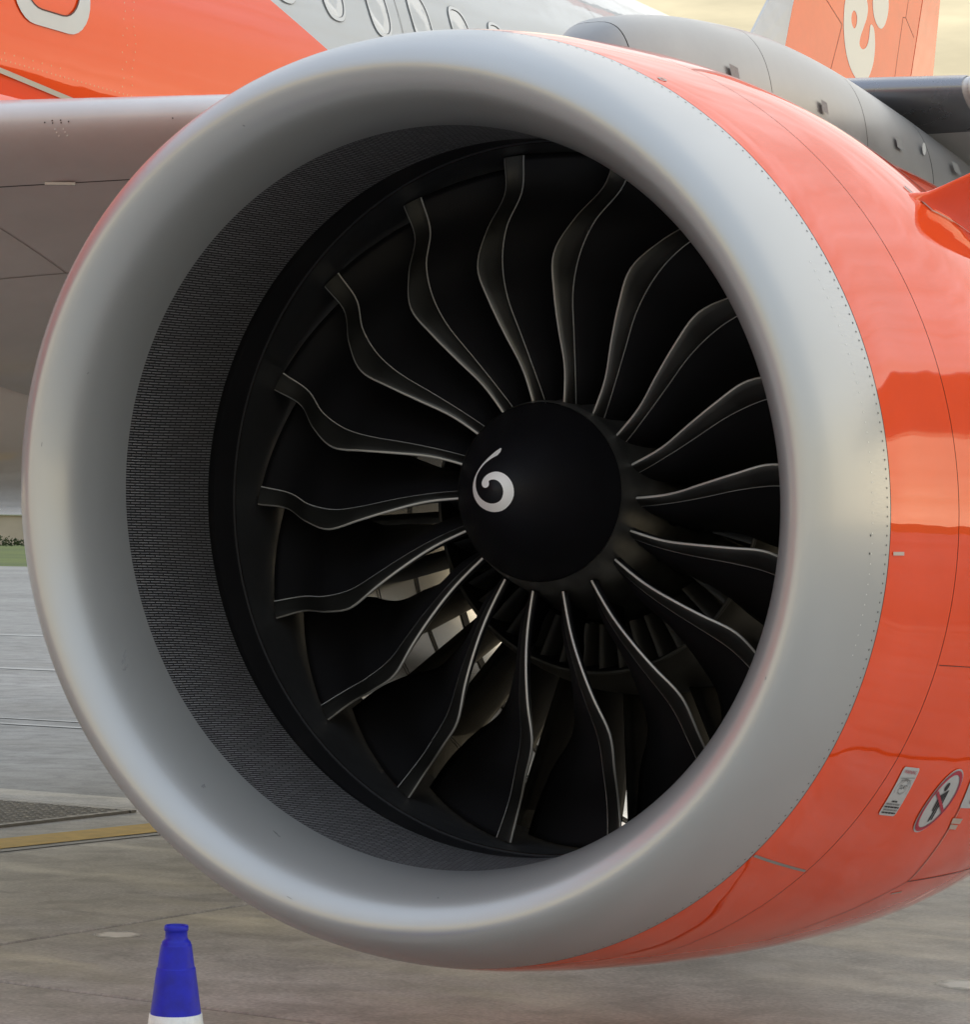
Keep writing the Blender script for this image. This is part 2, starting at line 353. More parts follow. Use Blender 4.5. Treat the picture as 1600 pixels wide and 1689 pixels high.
# concrete slabs with recessed joints
SL = 5.16; GAP = 0.032
def slab_mesh():
    bm = bmesh.new(); bmesh.ops.create_cube(bm, size=1)
    for v in bm.verts: v.co = Vector((v.co.x*(SL-GAP), v.co.y*(SL-GAP), v.co.z*0.016-0.008))
    top = [e for e in bm.edges if all(v.co.z > -0.004 for v in e.verts)]
    bmesh.ops.bevel(bm, geom=top, offset=0.006, segments=1, affect='EDGES')
    me = bpy.data.meshes.new('concrete_slab'); bm.to_mesh(me); bm.free(); me.materials.append(m_conc); return me
sm = slab_mesh()
for j in range(-4, 1):
    for i in range(-4, 4):
        o = bpy.data.objects.new('concrete_slab', sm); COL.objects.link(o); o.parent = apron
        o.location = gp(-3.64+SL*(i+0.5), 1.683+SL*(j+0.5)); o.rotation_euler = (0, 0, GR)
# rest of the stand beyond the single slabs, one strip of plain concrete each side
def strip(name, s0, s1, n0, n1, z, m): return sheet(name, [gp(s0, n0, z), gp(s1, n0, z), gp(s1, n1, z), gp(s0, n1, z)], m)
strip('stand_pavement', -170, -3.64+SL*-4-0.01, -90, 6.84, -0.004, m_conc)
strip('stand_pavement', -3.64+SL*4+0.01, 160, -90, 6.84, -0.004, m_conc)
strip('stand_pavement', -3.64+SL*-4, -3.64+SL*4, -90, 1.683+SL*-4-0.01, -0.004, m_conc)
# kerb-like concrete edge strip along the drain, then the asphalt
strip('edge_strip', -60, 60, 6.86, 7.33, -0.004, m_conc)
strip('pale_line', -120, 60, 27.0, 27.35, -0.002, m_pale)
strip('pale_line', -120, 60, 18.9, 19.15, -0.002, m_pale)
strip('pale_line', -120, 60, 11.75, 11.86, -0.002, m_pale)
strip('pale_line', -120, 60, 12.3, 12.38, -0.002, m_pale)
# yellow stand line with pale borders
def band(name, p, q, w, z, m):
    d = (Vector(q)-Vector(p)).normalized(); nn = Vector((d.y, -d.x, 0))*w/2
    P, Q = Vector((*p, z)) if len(p) == 2 else Vector(p), Vector((*q, z)) if len(q) == 2 else Vector(q)
    return sheet(name, [P-nn, P+nn, Q+nn, Q-nn], m)
yd = Vector((0.235, 0.972)); y0 = Vector((-5.155, 6.35))
pA = y0-yd*9.0; pB = y0+yd*0.93
band('pale_line', tuple(pA), tuple(pB), 0.52, 0.004, m_pale)
band('yellow_line', tuple(pA), tuple(pB), 0.36, 0.008, m_yellow)

# drain grate beside the line: steel frame and a lattice of bars over a dark channel
grate = empty('drain_grate', gp(-7.78, 5.75)); grate.rotation_euler = (0, 0, GR)
tag(grate, 'dark steel drainage grate set in the apron beside the yellow line', 'grate')
m_iron = mat('grate iron', (0.10, 0.10, 0.10), 0.45, metal=0.6, rnoise=0.15, nscale=30)
m_wet = mat('wet channel', (0.02, 0.02, 0.02), 0.1)
def lbox(c_, s_):
    x, y, z = c_; a, b_, h = s_[0]/2, s_[1]/2, s_[2]/2
    v = [(x+i*a, y+j*b_, z+k*h) for k in (-1, 1) for j in (-1, 1) for i in (-1, 1)]
    f = [(0, 2, 3, 1), (4, 5, 7, 6), (0, 1, 5, 4), (2, 6, 7, 3), (0, 4, 6, 2), (1, 3, 7, 5)]
    return v, f
def joined(name, boxes, m, parent):
    V, Fc = [], []
    for bb in boxes:
        v, f = lbox(*bb); k = len(V); V += v; Fc += [tuple(i+k for i in q) for q in f]
    return mesh_obj(name, V, Fc, m, parent, smooth=False)
joined('channel', [((0, 0, 0.002), (2.0, 1.7, 0.003))], m_wet, grate)
tag(joined('bar', [((-1+0.05*i, 0, 0.010), (0.018, 1.7, 0.012)) for i in range(41)] + [((0, -0.85+0.085*i, 0.009), (2.0, 0.014, 0.010)) for i in range(21)], m_iron, grate), kind='stuff')
joined('frame', [((0, 0.88, 0.008), (2.12, 0.05, 0.014)), ((0, -0.88, 0.008), (2.12, 0.05, 0.014)), ((1.03, 0, 0.008), (0.05, 1.7, 0.014)), ((-1.03, 0, 0.008), (0.05, 1.7, 0.014))], m_iron, grate)

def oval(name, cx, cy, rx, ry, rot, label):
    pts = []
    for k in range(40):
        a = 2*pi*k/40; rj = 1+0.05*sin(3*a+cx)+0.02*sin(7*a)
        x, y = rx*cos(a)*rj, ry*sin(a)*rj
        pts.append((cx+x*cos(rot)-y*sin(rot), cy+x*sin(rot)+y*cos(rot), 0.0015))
    o = mesh_obj(name, pts, [tuple(range(40))], m_glint, smooth=False); tag(o, label, None, None, 'structure'); return o
oval('glint_patch', -2.974, 3.328, 0.115, 0.10, 0.441, 'oval of reflected light painted on the concrete left of the blue cone')
oval('glint_patch', 0.42, 3.69, 0.14, 0.13, 0.441, 'oval of reflected light painted on the concrete at the lower right')

# ------------------------------------------------------------------ far edge of the airfield
m_wall = mat('far wall', (0.42, 0.37, 0.31), 0.7, noise=0.1, nscale=0.2)
m_roof = mat('far roof', (0.30, 0.07, 0.05), 0.7)
m_dark = mat('far glazing', (0.06, 0.07, 0.08), 0.3)
m_hedge = mat('hedge', (0.035, 0.045, 0.018), 0.9, noise=0.4, nscale=0.8)
def shed(name, c_, s_, label, rot):
    e = empty(name, (*c_, 0)); e.rotation_euler = (0, 0, rot)
    tag(e, label, 'building')
    w, d, h = s_
    joined('wall', [((0, 0, h/2), (w, d, h))], m_wall, e)
    joined('roof', [((0, 0, h+0.25), (w+0.8, d+0.8, 0.5))], m_roof, e)
    for i in range(int(w//8)):
        x = -w/2+4+8*i
        joined('window', [((x, -d/2-0.03, h*0.55), (3.2, 0.1, h*0.35))], m_dark, e)
    return e
shed('cargo_shed', (-246, 330), (120, 24, 4.2), 'low beige shed with a red roof beyond the grass strip', radians(36))
m_leaf = mat('hedge leaf', (0.03, 0.05, 0.015), 0.9, noise=0.5, nscale=2)
hv, hf = [], []
for i in range(7000):
    s_ = random.uniform(-70, 70); dpt = random.uniform(-1.2, 1.2); z_ = random.uniform(0, 1.35)*(0.75+0.25*sin(s_*0.7))
    a = random.uniform(0, pi); r_0 = random.uniform(0.08, 0.22)
    cx_, cy_ = -207+s_*cos(radians(36)), 288+s_*sin(radians(36))+dpt
    k = len(hv)
    hv += [(cx_-r_0*cos(a), cy_-r_0*sin(a), z_), (cx_+r_0*cos(a), cy_+r_0*sin(a), z_+random.uniform(-.1, .1)), (cx_+random.uniform(-.2, .2), cy_, z_+r_0*1.4)]
    hf.append((k, k+1, k+2))
hd = mesh_obj('hedge', hv, hf, m_leaf, smooth=False); tag(hd, 'dark low hedge in front of the beige shed', 'hedge')

# ------------------------------------------------------------------ the airliner
plane = empty('airliner', (0, 0, 0))
tag(plane, 'orange and white airliner with a silver-lipped jet engine facing the viewer', 'airplane')
ZC = 1.69303
Rb, yb, Rt, yt, Rh, R1, R2 = 1.16947, 0.29305, 0.92653, 0.27425, 1.04108, 1.25723, 0.06681
TILT, TOE, ZO, XO, ZN, XN, C2, S2 = 0.01935, 0.15535, 0.0112, -0.02269, -0.02071, 0.15447, -0.0387, -0.01875
XF, ZF = -0.0137, 0.0159
Y1 = 1.5
def ww(y):
    s = min(1, max(0, (y-0.4)/1.8)); return 1-s*s*(3-2*s)
_fb = (Rb-Rh)/(R1-Rh); _n = math.log(1-_fb**2)/math.log(1-yb/Y1)
def outer0(y):
    u = min(1, max(0, 1-y/Y1)); f = sqrt(max(0, 1-u**_n)); v = max(0, (y-Y1)/1.7)
    return Rh+(R1-Rh)*f-R2*v*v
def outer(y):
    if y > 2.2:
        v = (y-2.2)/0.45; return outer0(2.2)*(1-v*v*(3-2*v)*0.09)
    return outer0(y)
def skew(th, y, R, k):
    e = R*(1+C2*cos(2*th)+S2*sin(2*th))*(1-0.03*sstep(0.28, 0.9, y)*max(0.0, cos(th-2.55))**2)*(1-0.10*min(0.9, max(0.0, y-0.8))**2*max(0.0, sin(th))); x = e*cos(th); z = e*sin(th)
    return Vector((x+XO*k+XN*(1-k), y+k*(tan(TILT)*z+tan(TOE)*x), z+ZO*k+ZN*(1-k)+ZC))
def S(th, y, off=0.0): return skew(th, y, outer(y)+off, ww(y))
def I(th, y, R):
    k = 1-sstep(yt, 0.9, y); e = R*(1+k*(C2*cos(2*th)+S2*sin(2*th))); x = e*cos(th); z = e*sin(th)
    return Vector((x+XO*k+XF*(1-k), y+k*(tan(TILT)*z+tan(TOE)*x), z+ZO*k+ZF*(1-k)+ZC))
def Fn(th, y, R): return Vector((XF+R*cos(th), y, ZC+ZF+R*sin(th)))

# --- cowl (orange) in three panels with real gaps, over a dark liner shell
cowl = grid('engine_cowl', lambda u, v: S(u, v), RING, rng(0.690, 2.02, 40), m_orange, plane, True)
tag(cowl, 'glossy orange fan cowl of the engine')
inl = grid('inlet_cowl', lambda u, v: S(u, v), RING, rng(yb+0.003, 0.6865, 14), m_orange, cowl, True)
rev = grid('reverser_cowl', lambda u, v: S(u, v), RING, rng(2.024, 2.65, 20), m_orange, cowl, True)
grid('gap_backing', lambda u, v: S(u, v, -0.006), RING, rng(yb-0.01, 2.2, 40), m_gap, cowl, True)

# --- silver inlet lip
prof = []
for i in range(20):
    a = pi/2*i/19; prof.append((Rh-(Rh-Rt)*cos(a), yt*(1-sin(a)), 1))
for i in range(1, 25): prof.append((None, yb*(i/24)**2, 0))
def lipf(u, k):
    R, y, _ = prof[int(k)]
    return skew(u, y, outer(y) if R is None else R, ww(y))
lip = grid('inlet_lip', lipf, RING, list(range(len(prof))), m_lip, cowl, True)
tag(lip, 'silver metal ring lip of the engine inlet')
def dots(name, pts, r, m, parent, n=6):
    V, Fc = [], []
    for p, nn in pts:
        a = nn.orthogonal().normalized(); b_ = nn.cross(a); k = len(V)
        V += [p+nn*0.0006+(a*cos(2*pi*i/n)+b_*sin(2*pi*i/n))*r for i in range(n)]; Fc.append(tuple(range(k, k+n)))
    return tag(mesh_obj(name, V, Fc, m, parent, smooth=False), kind='stuff')
def Snorm(th, y):
    a = S(th+1e-3, y)-S(th-1e-3, y); b_ = S(th, y+1e-3)-S(th, y-1e-3); n_ = a.cross(b_).normalized()
    return n_ if n_.dot(Vector((cos(th), 0, sin(th)))) > 0 else -n_
dots('rivet', [(S(2*pi*i/300, yb-0.016), Snorm(2*pi*i/300, yb-0.016)) for i in range(300)], 0.0028, m_rivet, cowl)
dots('bright_rivet', [(S(-0.35+0.9*i/40, yb-0.085), Snorm(-0.35+0.9*i/40, yb-0.085)) for i in range(41)], 0.0022, m_rivet2, cowl)
dots('lip_port', [(S(a, y), Snorm(a, y)) for a, y in ((-0.085, 0.20), (-0.125, 0.20))], 0.0034, m_rivet, cowl)
# grime smudges and nicks on the inner face of the lip
m_smudge = mat('lip grime', (0.30, 0.31, 0.32), 0.55, metal=0.3, noise=0.2, nscale=60)
def lip_in(th, a, h=0.0):
    R = Rh-(Rh-Rt)*cos(a)-h*cos(a); y = yt*(1-sin(a))-h*sin(a); return skew(th, y, R, 1.0)
def smudge(th, a, ln, wd, rot):
    n_ = 18; V = []
    for q in range(n_):
        b_ = 2*pi*q/n_; rr = 1+0.35*sin(2*b_+th*9)+0.2*sin(5*b_+a*20); u, v = ln*cos(b_)*rr, wd*sin(b_)*rr
        du, dv = u*cos(rot)-v*sin(rot), u*sin(rot)+v*cos(rot)
        V.append(lip_in(th+du, a+dv/0.19, 0.0008))
    return mesh_obj('lip_smudge', V, [tuple(range(n_))], m_smudge, cowl)
for q in ((3.63, 0.559, 0.017, 0.006, 0.5), (3.66, 0.60, 0.009, 0.004, 0.9), (4.067, 0.639, 0.008, 0.004, 0.4), (2.007, 1.198, 0.003, 0.003, 0), (5.838, 1.464, 0.003, 0.003, 0), (5.411, 0.453, 0.010, 0.003, 1.0), (4.30, 0.5, 0.012, 0.003, 0.2), (4.45, 1.438, 0.006, 0.0015, 0.3), (3.011, 1.331, 0.005, 0.002, 0.2), (2.8, 0.8, 0.003, 0.002, 0), (4.8, 0.9, 0.004, 0.002, 0.6)): smudge(*q)

# --- inside of the inlet
def linerR(y): return spline([(0.26, Rt), (0.40, 0.934), (0.70, 0.966), (0.86, 0.984), (1.0, 0.990), (1.3, 0.995)], y)
RU = [2*pi*i/384 for i in range(384)]
ln_ = grid('acoustic_liner', lambda u, v: I(u, v, linerR(v)+0.0015), RU, rng(yt-0.002, 0.70, 12), m_liner, cowl, True, uv=lambda u, v: (v, u*0.975), flip=True)
tag(ln_, 'perforated grey acoustic liner inside the inlet')
grid('inlet_band', lambda u, v: I(u, v, linerR(v)+(0.008 if 0.702 < v < 0.86 else 0.0015)), RING, [0.6995, 0.7015, 0.7025, 0.75, 0.80, 0.855, 0.8595, 0.8605], m_band, cowl, True, flip=True)
grid('fan_case', lambda u, v: I(u, v, linerR(v)), RING, [0.861, 0.90, 0.95, 0.985, 1.0, 1.1, 1.2, 1.3], m_case, cowl, True, flip=True)

# --- bypass duct: outer wall, splitter, core cowl, outlet guide vanes
def ductR(y): return spline([(1.29, 0.995), (1.6, 1.03), (2.2, 1.085), (2.65, 1.095)], y)
duct = grid('bypass_duct', lambda u, v: Fn(u, v, ductR(v)*(1-0.08*sstep(1.5, 2.6, v)*max(0.0, sin(u))))+Vector(((XN-XF), 0, (ZN-ZF)))*sstep(1.3, 2.4, v), RING, rng(1.295, 2.65, 30), m_duct, plane, True, flip=True)
tag(duct, 'pale inner wall of the engine bypass duct, lit from behind')
def off(y): return Vector(((XN-XF), 0, (ZN-ZF)))*sstep(1.3, 2.4, y)
for ya, yb_ in ((2.16, 2.20), (1.93, 1.945), (1.70, 1.708)):
    grid('duct_joint', lambda u, v: Fn(u, v, ductR(v)*(1-0.08*sstep(1.5, 2.6, v)*max(0.0, sin(u)))-0.004)+off(v), RING, [ya, yb_], m_band, duct, True, flip=True)
def coreR(y): return spline([(1.221, 0.503), (1.26, 0.522), (1.5, 0.57), (1.8, 0.55), (2.2, 0.45), (2.7, 0.34), (3.2, 0.27), (3.6, 0.24)], y)
core = grid('core_cowl', lambda u, v: Fn(u, v, coreR(v))+off(v), RING, rng(1.221, 3.6, 50), m_core, duct, True)
plug = grid('exhaust_plug', lambda u, v: Fn(u, v, spline([(3.2, 0.20), (3.6, 0.17), (4.1, 0.02)], v))+off(v), [2*pi*i/64 for i in range(64)], rng(3.2, 4.1, 16), m_core, duct, True)
V = [Fn(u, 3.4, r)+off(3.4) for r in (0.18, 0.27) for u in RING]
mesh_obj('nozzle_closure', V, [(i, (i+1) % 256, 256+(i+1) % 256, 256+i) for i in range(256)], m_band, duct)
grid('splitter_lip', lambda u, k: Fn(u, 1.226-0.006*sin(k), 0.4995+0.006*cos(k)), RING, rng(-0.6, pi+0.6, 8), m_vane, duct, True)
grid('core_inlet', lambda u, v: Fn(u, v, lerp_tab([(1.222, 0.494), (1.45, 0.46)], v)), RING, [1.222, 1.3, 1.45], m_band, duct, True, flip=True)
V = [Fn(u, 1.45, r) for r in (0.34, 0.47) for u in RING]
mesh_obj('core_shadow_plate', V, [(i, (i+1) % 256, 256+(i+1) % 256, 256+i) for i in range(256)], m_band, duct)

def vane_mesh(name, y0, c0, Ra, Rb_, stag0, stag1, nspan, nch, thick, mtl, sweep=0.0):
    """cambered vane at angle 0: radius Ra..Rb_, chord from y0 aft, stagger changes along the chord"""
    V, Fc = [], []
    for sgn in (1, -1):
        base = len(V)
        for j in range(nspan):
            R = Ra+(Rb_-Ra)*j/(nspan-1); tg = 0.0; y = y0+sweep*j/(nspan-1)
            for i in range(nch):
                k = i/(nch-1); tk = thick*sin(pi*min(1, 0.06+0.94*k))**0.6
                st = stag0+(stag1-stag0)*k
                V.append(Vector((R*cos((tg+sgn*tk*cos(st))/R), y-sgn*tk*sin(st), R*sin((tg+sgn*tk*cos(st))/R))))
                tg += sin(st)*c0/(nch-1); y += cos(st)*c0/(nch-1)
        for j in range(nspan-1):
            for i in range(nch-1):
                a = base+j*nch+i; q = (a, a+1, a+1+nch, a+nch); Fc.append(q if sgn > 0 else q[::-1])
    h = len(V)//2
    for j in range(nspan-1):
        for i in (0, nch-1):
            a = j*nch+i; Fc.append((a, a+nch, h+a+nch, h+a))
    me = bpy.data.meshes.new(name); me.from_pydata([tuple(v) for v in V], [], Fc); me.materials.append(mtl)
    for p in me.polygons: p.use_smooth = True
    return me
def place_vanes(name, me, count, parent, a0=0.0, ctr=(XF, 0, ZC+ZF)):
    for k in range(count):
        o = bpy.data.objects.new(name, me); COL.objects.link(o); o.parent = parent
        o.matrix_local = Matrix.Translation(ctr) @ Matrix.Rotation(-(a0+2*pi*k/count), 4, 'Y')
place_vanes('guide_vane', vane_mesh('guide_vane', 1.50, 0.36, 0.56, 1.035, radians(9), radians(-6), 8, 8, 0.006, m_ogv, 0.10), 34, duct, radians(3))
place_vanes('core_vane', vane_mesh('core_vane', 1.26, 0.10, 0.36, 0.49, radians(30), radians(5), 3, 4, 0.004, m_core), 48, duct)

# --- fan: hub, eighteen wide-chord blades with metal leading edges, spinner with its spiral
def hubR(y): return spline([(0.826, 0.2475), (0.86, 0.258), (0.95, 0.272), (1.1, 0.305), (1.25, 0.345), (1.46, 0.37)], y)
fan = grid('fan_hub', lambda u, v: Fn(u, v, hubR(v))+Vector((0.0008, 0, 0.0155))*(1-sstep(0.83, 0.95, v)), RING, rng(0.828, 1.46, 24), m_hub, plane, True)
tag(fan, 'dark fan hub and blades inside the inlet')
rk = [0.262, 0.365, 0.469, 0.572, 0.675, 0.778, 0.882, 0.985]
th_cw = [-0.0292, 0.0135, 0.0552, 0.0878, 0.0973, 0.0717, 0.0289, 0.0098]
y_cw = [0.9296, 0.9019, 0.8854, 0.8806, 0.9056, 0.9389, 1.0065, 1.0122]
th_cc = [0.0522, 0.0795, 0.127, 0.1628, 0.1829, 0.1353, 0.0819, 0.066]
y_cc = [0.8907, 0.8752, 0.8487, 0.8386, 0.8526, 0.9014, 0.981, 0.9902]
chord = [(0.262, 0.30), (0.5, 0.36), (0.75, 0.43), (0.985, 0.42)]
tea = [(0.262, radians(-22)), (0.42, radians(-8)), (0.6, radians(18)), (0.8, radians(44)), (0.985, radians(58))]   # exit angle of the section
PH0 = 1.69817
def tab(v, r): return spline(list(zip(rk, v)), r)
NS = 41; radii = rng(0.262, 0.985, NS)
def P3(r, th, y): return Vector((r*cos(th), y, r*sin(th)))
def blade_meshes():
    # returns (composite body, metal leading edge) at angle 0; unrolled (tangential s, axial y) at each radius
    LV, LF, LM = [], [], []; BV, BF = [], []
    for r in radii:
        s0, y0_ = tab(th_cc, r)*r, tab(y_cc, r); s1, y1_ = tab(th_cw, r)*r, tab(y_cw, r)
        d = Vector((s1-s0, y1_-y0_)); L = d.length; d /= L
        nrm = Vector((d.y, -d.x))
        if nrm.y > 0: nrm = -nrm                       # towards the front
        e = 0.0045
        def pt(k, h): return (s0+d.x*k+nrm.x*h, y0_+d.y*k+nrm.y*h)
        row = [pt(0.004, -0.006), pt(0.0005, -0.003), pt(0.0, 0.0), pt(0.0025, 0.003), pt(e+0.001, 0.0045), pt(L*0.3, 0.0055), pt(L*0.65, 0.0055), pt(L-e, 0.0045), pt(L-0.001, 0.0035), pt(L, 0.0)]
        for s_, y_ in row: LV.append(P3(r, s_/r, y_))
        # body: front (suction) face and back face
        ang0 = atan2(d.x, d.y); c_ = lerp_tab(chord, r); te_ = lerp_tab(tea, r)*(1 if ang0 > 0 else -1)
        front, back = [], []; s_, y_ = pt(0.012, 0.0); nb = 9
        s_, y_ = pt(L*0.5, 0.001)
        for i in range(nb):
            k = i/(nb-1); a = ang0+(te_-ang0)*k**0.75
            tk = 0.009*(1-k)**0.7+0.0015
            n2_ = (cos(a), -sin(a)); 
            if n2_[1] > 0: n2_ = (-n2_[0], -n2_[1])
            front.append((s_, y_)); back.append((s_-n2_[0]*tk*2, y_-n2_[1]*tk*2))
            st = (c_-L*0.5)/(nb-1); s_ += sin(a)*st; y_ += cos(a)*st
        le = pt(0.006, -0.004)
        for s_, y_ in [le]+front+back[::-1]: BV.append(P3(r, s_/r, y_))
    n1_, n2c = 10, 19
    for j in range(NS-1):
        for i in range(n1_-1):
            a = j*n1_+i; LF.append((a, a+1, a+1+n1_, a+n1_)); LM.append(1 if i in (7, 8) else 2 if i in (1, 2) else 0)
        for i in range(n2c):
            a = j*n2c+i; b_ = j*n2c+(i+1) % n2c; BF.append((a, b_, b_+n2c, a+n2c))
    BF.append(tuple(range(n2c))); BF.append(tuple((NS-1)*n2c+i for i in range(n2c))[::-1])
    ml = bpy.data.meshes.new('leading_edge'); ml.from_pydata([tuple(v) for v in LV], [], LF); ml.materials.append(m_sheath); ml.materials.append(m_edge_hi); ml.materials.append(m_nose_hi)
    for p, i in zip(ml.polygons, LM): p.material_index = i
    mb = bpy.data.meshes.new('fan_blade'); mb.from_pydata([tuple(v) for v in BV], [], BF); mb.materials.append(m_comp)
    for me in (ml, mb):
        bm = bmesh.new(); bm.from_mesh(me); bmesh.ops.recalc_face_normals(bm, faces=bm.faces[:]) if me is mb else None
        bm.to_mesh(me); bm.free()
        for p in me.polygons: p.use_smooth = True
    for p in mb.polygons[-2:]: p.use_smooth = False
    return mb, ml
mb, ml = blade_meshes()
for k in range(18):
    mtx = Matrix.Translation((XF, 0, ZC+ZF)) @ Matrix.Rotation(-(PH0+2*pi*k/18), 4, 'Y')
    for nm, me in (('fan_blade', mb), ('leading_edge', ml)):
        o = bpy.data.objects.new(nm, me); COL.objects.link(o); o.parent = fan; o.matrix_local = mtx
XS, ZS, LS, RS = -0.0129, 0.0314, 0.30, 0.2458
def Sp(a, rho, h=0.0): return Vector((XS+RS*rho*cos(a), 0.826-LS*(1-rho**1.5)-h, ZC+ZS+RS*rho*sin(a)))
grid('spinner', lambda u, v: Sp(u, v), [2*pi*i/128 for i in range(128)], [1e-4]+rng(0.03, 1.0, 30), m_spin, fan, True)
grid('spinner_rim', lambda u, v: Vector((XS+(RS+0.0016)*cos(u), 0.8235+v, ZC+ZS+(RS+0.0016)*sin(u))), [2*pi*i/128 for i in range(128)], [0.0, 0.005], m_vane, fan, True)
spiral = [(-0.0194, 0.1189), (-0.0356, 0.1056), (-0.0525, 0.0869), (-0.0698, 0.0664), (-0.0842, 0.0418), (-0.0914, 0.0152), (-0.0873, -0.0094), (-0.074, -0.03), (-0.0539, -0.0463), (-0.0277, -0.0565), (-0.0034, -0.0586), (0.0199, -0.0524), (0.0388, -0.0363), (0.0489, -0.0181), (0.0506, 0.0001), (0.0464, 0.0183), (0.0353, 0.0344), (0.0194, 0.0458), (-0.0011, 0.0508), (-0.0192, 0.0476), (-0.0352, 0.0387), (-0.0436, 0.0265), (-0.0442, 0.0163), (-0.036, 0.0081), (-0.0243, 0.0059), (-0.0149, 0.0098), (-0.0139, 0.018), (-0.0184, 0.0242), (-0.0117, 0.0282), (0.0021, 0.0289), (0.016, 0.022), (0.0253, 0.0079), (0.0272, -0.0062), (0.0219, -0.0224), (0.01, -0.0325), (-0.009, -0.0365), (-0.029, -0.0324), (-0.0486, -0.0222), (-0.0651, -0.0057), (-0.075, 0.0149), (-0.0771, 0.0355), (-0.07, 0.0539), (-0.0559, 0.0723), (-0.0352, 0.0878), (-0.0165, 0.0977)]
def smooth_loop(pts, it=2, keep=()):
    for _ in range(it):
        q = []
        for i, p in enumerate(pts):
            b_ = pts[(i+1) % len(pts)]
            q += [(p[0]*.75+b_[0]*.25, p[1]*.75+b_[1]*.25), (p[0]*.25+b_[0]*.75, p[1]*.25+b_[1]*.75)]
        pts = q
    return pts
sp_o = filled(smooth_loop(spiral, 1), lambda x, z: Sp(atan2(z, x), hypot(x, z)/RS, 0.0025), 'spiral_mark', m_mark, fan, refine=1)
tag(sp_o, 'white spiral mark on the black spinner')

# --- placards and fittings on the cowl
def bil(c00, c10, c11, c01, offv=0.0025):
    def f(u, v, k=0.0):
        a = (1-u)*(1-v); b_ = u*(1-v); c_ = u*v; d = (1-u)*v
        th = c00[0]*a+c10[0]*b_+c11[0]*c_+c01[0]*d; y = c00[1]*a+c10[1]*b_+c11[1]*c_+c01[1]*d
        return S(th, y, offv+k)
    return f
def rrect(x0, y0, x1, y1, r, n=5):
    pts = []
    for cx, cy, a0 in ((x1-r, y1-r, 0), (x0+r, y1-r, pi/2), (x0+r, y0+r, pi), (x1-r, y0+r, 1.5*pi)):
        for i in range(n): a = a0+pi/2*i/(n-1); pts.append((cx+r*cos(a), cy+r*sin(a)))
    return pts
def rect(x0, y0, x1, y1): return [(x0, y0), (x1, y0), (x1, y1), (x0, y1)]
pl = bil((-0.7203, 0.7886), (-0.7257, 0.8984), (-0.6014, 0.8567), (-0.5972, 0.7535))
def lay(f, k): return lambda u, v: f(u, v, k)
po = filled(rrect(0, 0, 1, 1, 0.09), lay(pl, 0), 'warning_placard', m_white, cowl, refine=3)
tag(po, 'white WARNING placard with a slat diagram on the cowl')
text_on('WARNING', lay(pl, 0.0015), 'placard_lettering', m_red, cowl, 0.5, 0.905, 0.10, 0.74)
text_on('SLAT', lay(pl, 0.0015), 'placard_lettering', m_black, cowl, 0.50, 0.60, 0.12, 0.38)
def arc(cx, cy, rx, ry, a0, a1, w, n=18):
    o_ = [(cx+(rx+w)*cos(a0+(a1-a0)*i/n), cy+(ry+w)*sin(a0+(a1-a0)*i/n)) for i in range(n+1)]
    i_ = [(cx+(rx)*cos(a0+(a1-a0)*i/n), cy+(ry)*sin(a0+(a1-a0)*i/n)) for i in range(n+1)]
    return o_+i_[::-1]
filled(arc(0.5, 0.60, 0.22, 0.13, 0, 1.999*pi, 0.016, 30), lay(pl, 0.0015), 'placard_diagram', m_print, cowl)
filled(arc(0.5, 0.56, 0.38, 0.20, -0.4, pi+0.4, 0.016), lay(pl, 0.0015), 'placard_diagram', m_print, cowl)
filled([(0.08, 0.765), (0.92, 0.80), (0.92, 0.812), (0.08, 0.777)], lay(pl, 0.0015), 'placard_diagram', m_print, cowl)
filled([(0.15, 0.73), (0.80, 0.745), (0.80, 0.757), (0.15, 0.742)], lay(pl, 0.0015), 'placard_diagram', m_print, cowl)
for i, (w_, yv) in enumerate(((0.18, 0.305), (0.42, 0.245), (0.42, 0.185), (0.40, 0.125), (0.40, 0.065))):
    x = 0.5-w_; jj = 0
    while x < 0.5+w_-0.03:
        ww_ = random.uniform(0.08, 0.2); x2 = min(x+ww_, 0.5+w_)
        filled(rect(x, yv-0.016, x2, yv+0.016), lay(pl, 0.0015), 'placard_line', m_print if i % 2 else m_black, cowl); x = x2+0.03
# prohibition sign
cth, cy_ = -0.6885, 1.1195; U = (0.0315, 0.0733); Vv = (0.0789, -0.0397)
def ps(u, v, k=0.0): return S(cth+U[0]*u+Vv[0]*v, cy_+U[1]*u+Vv[1]*v, 0.0025+k)
def circle(r, n=36, cx=0, cy=0): return [(cx+r*cos(2*pi*i/n), cy+r*sin(2*pi*i/n)) for i in range(n)]
pr = filled(circle(1.0), lay(ps, 0), 'prohibition_sign', m_white, cowl, refine=2)
tag(pr, 'round red and white sign with a struck-out standing figure')
filled(circle(0.95), lay(ps, 0.0015), 'sign_ring', m_red, cowl, holes=[circle(0.83)])
filled(circle(0.13, 16, 0.0, 0.50), lay(ps, 0.0015), 'sign_figure', m_black, cowl)
filled([(-0.26, 0.30), (0.26, 0.30), (0.26, -0.22), (0.17, -0.22), (0.17, 0.10), (0.12, 0.10), (0.12, -0.66), (0.03, -0.66), (0.03, -0.08), (-0.03, -0.08), (-0.03, -0.66), (-0.12, -0.66), (-0.12, 0.10), (-0.17, 0.10), (-0.17, -0.22), (-0.26, -0.22)], lay(ps, 0.0015), 'sign_figure', m_black, cowl)
filled([(-0.615, 0.545), (-0.545, 0.615), (0.615, -0.545), (0.545, -0.615)], lay(ps, 0.003), 'sign_slash', m_red, cowl)
sq = bil((-0.7087, 1.2904), (-0.717, 1.47), (-0.620, 1.40), (-0.611, 1.217))
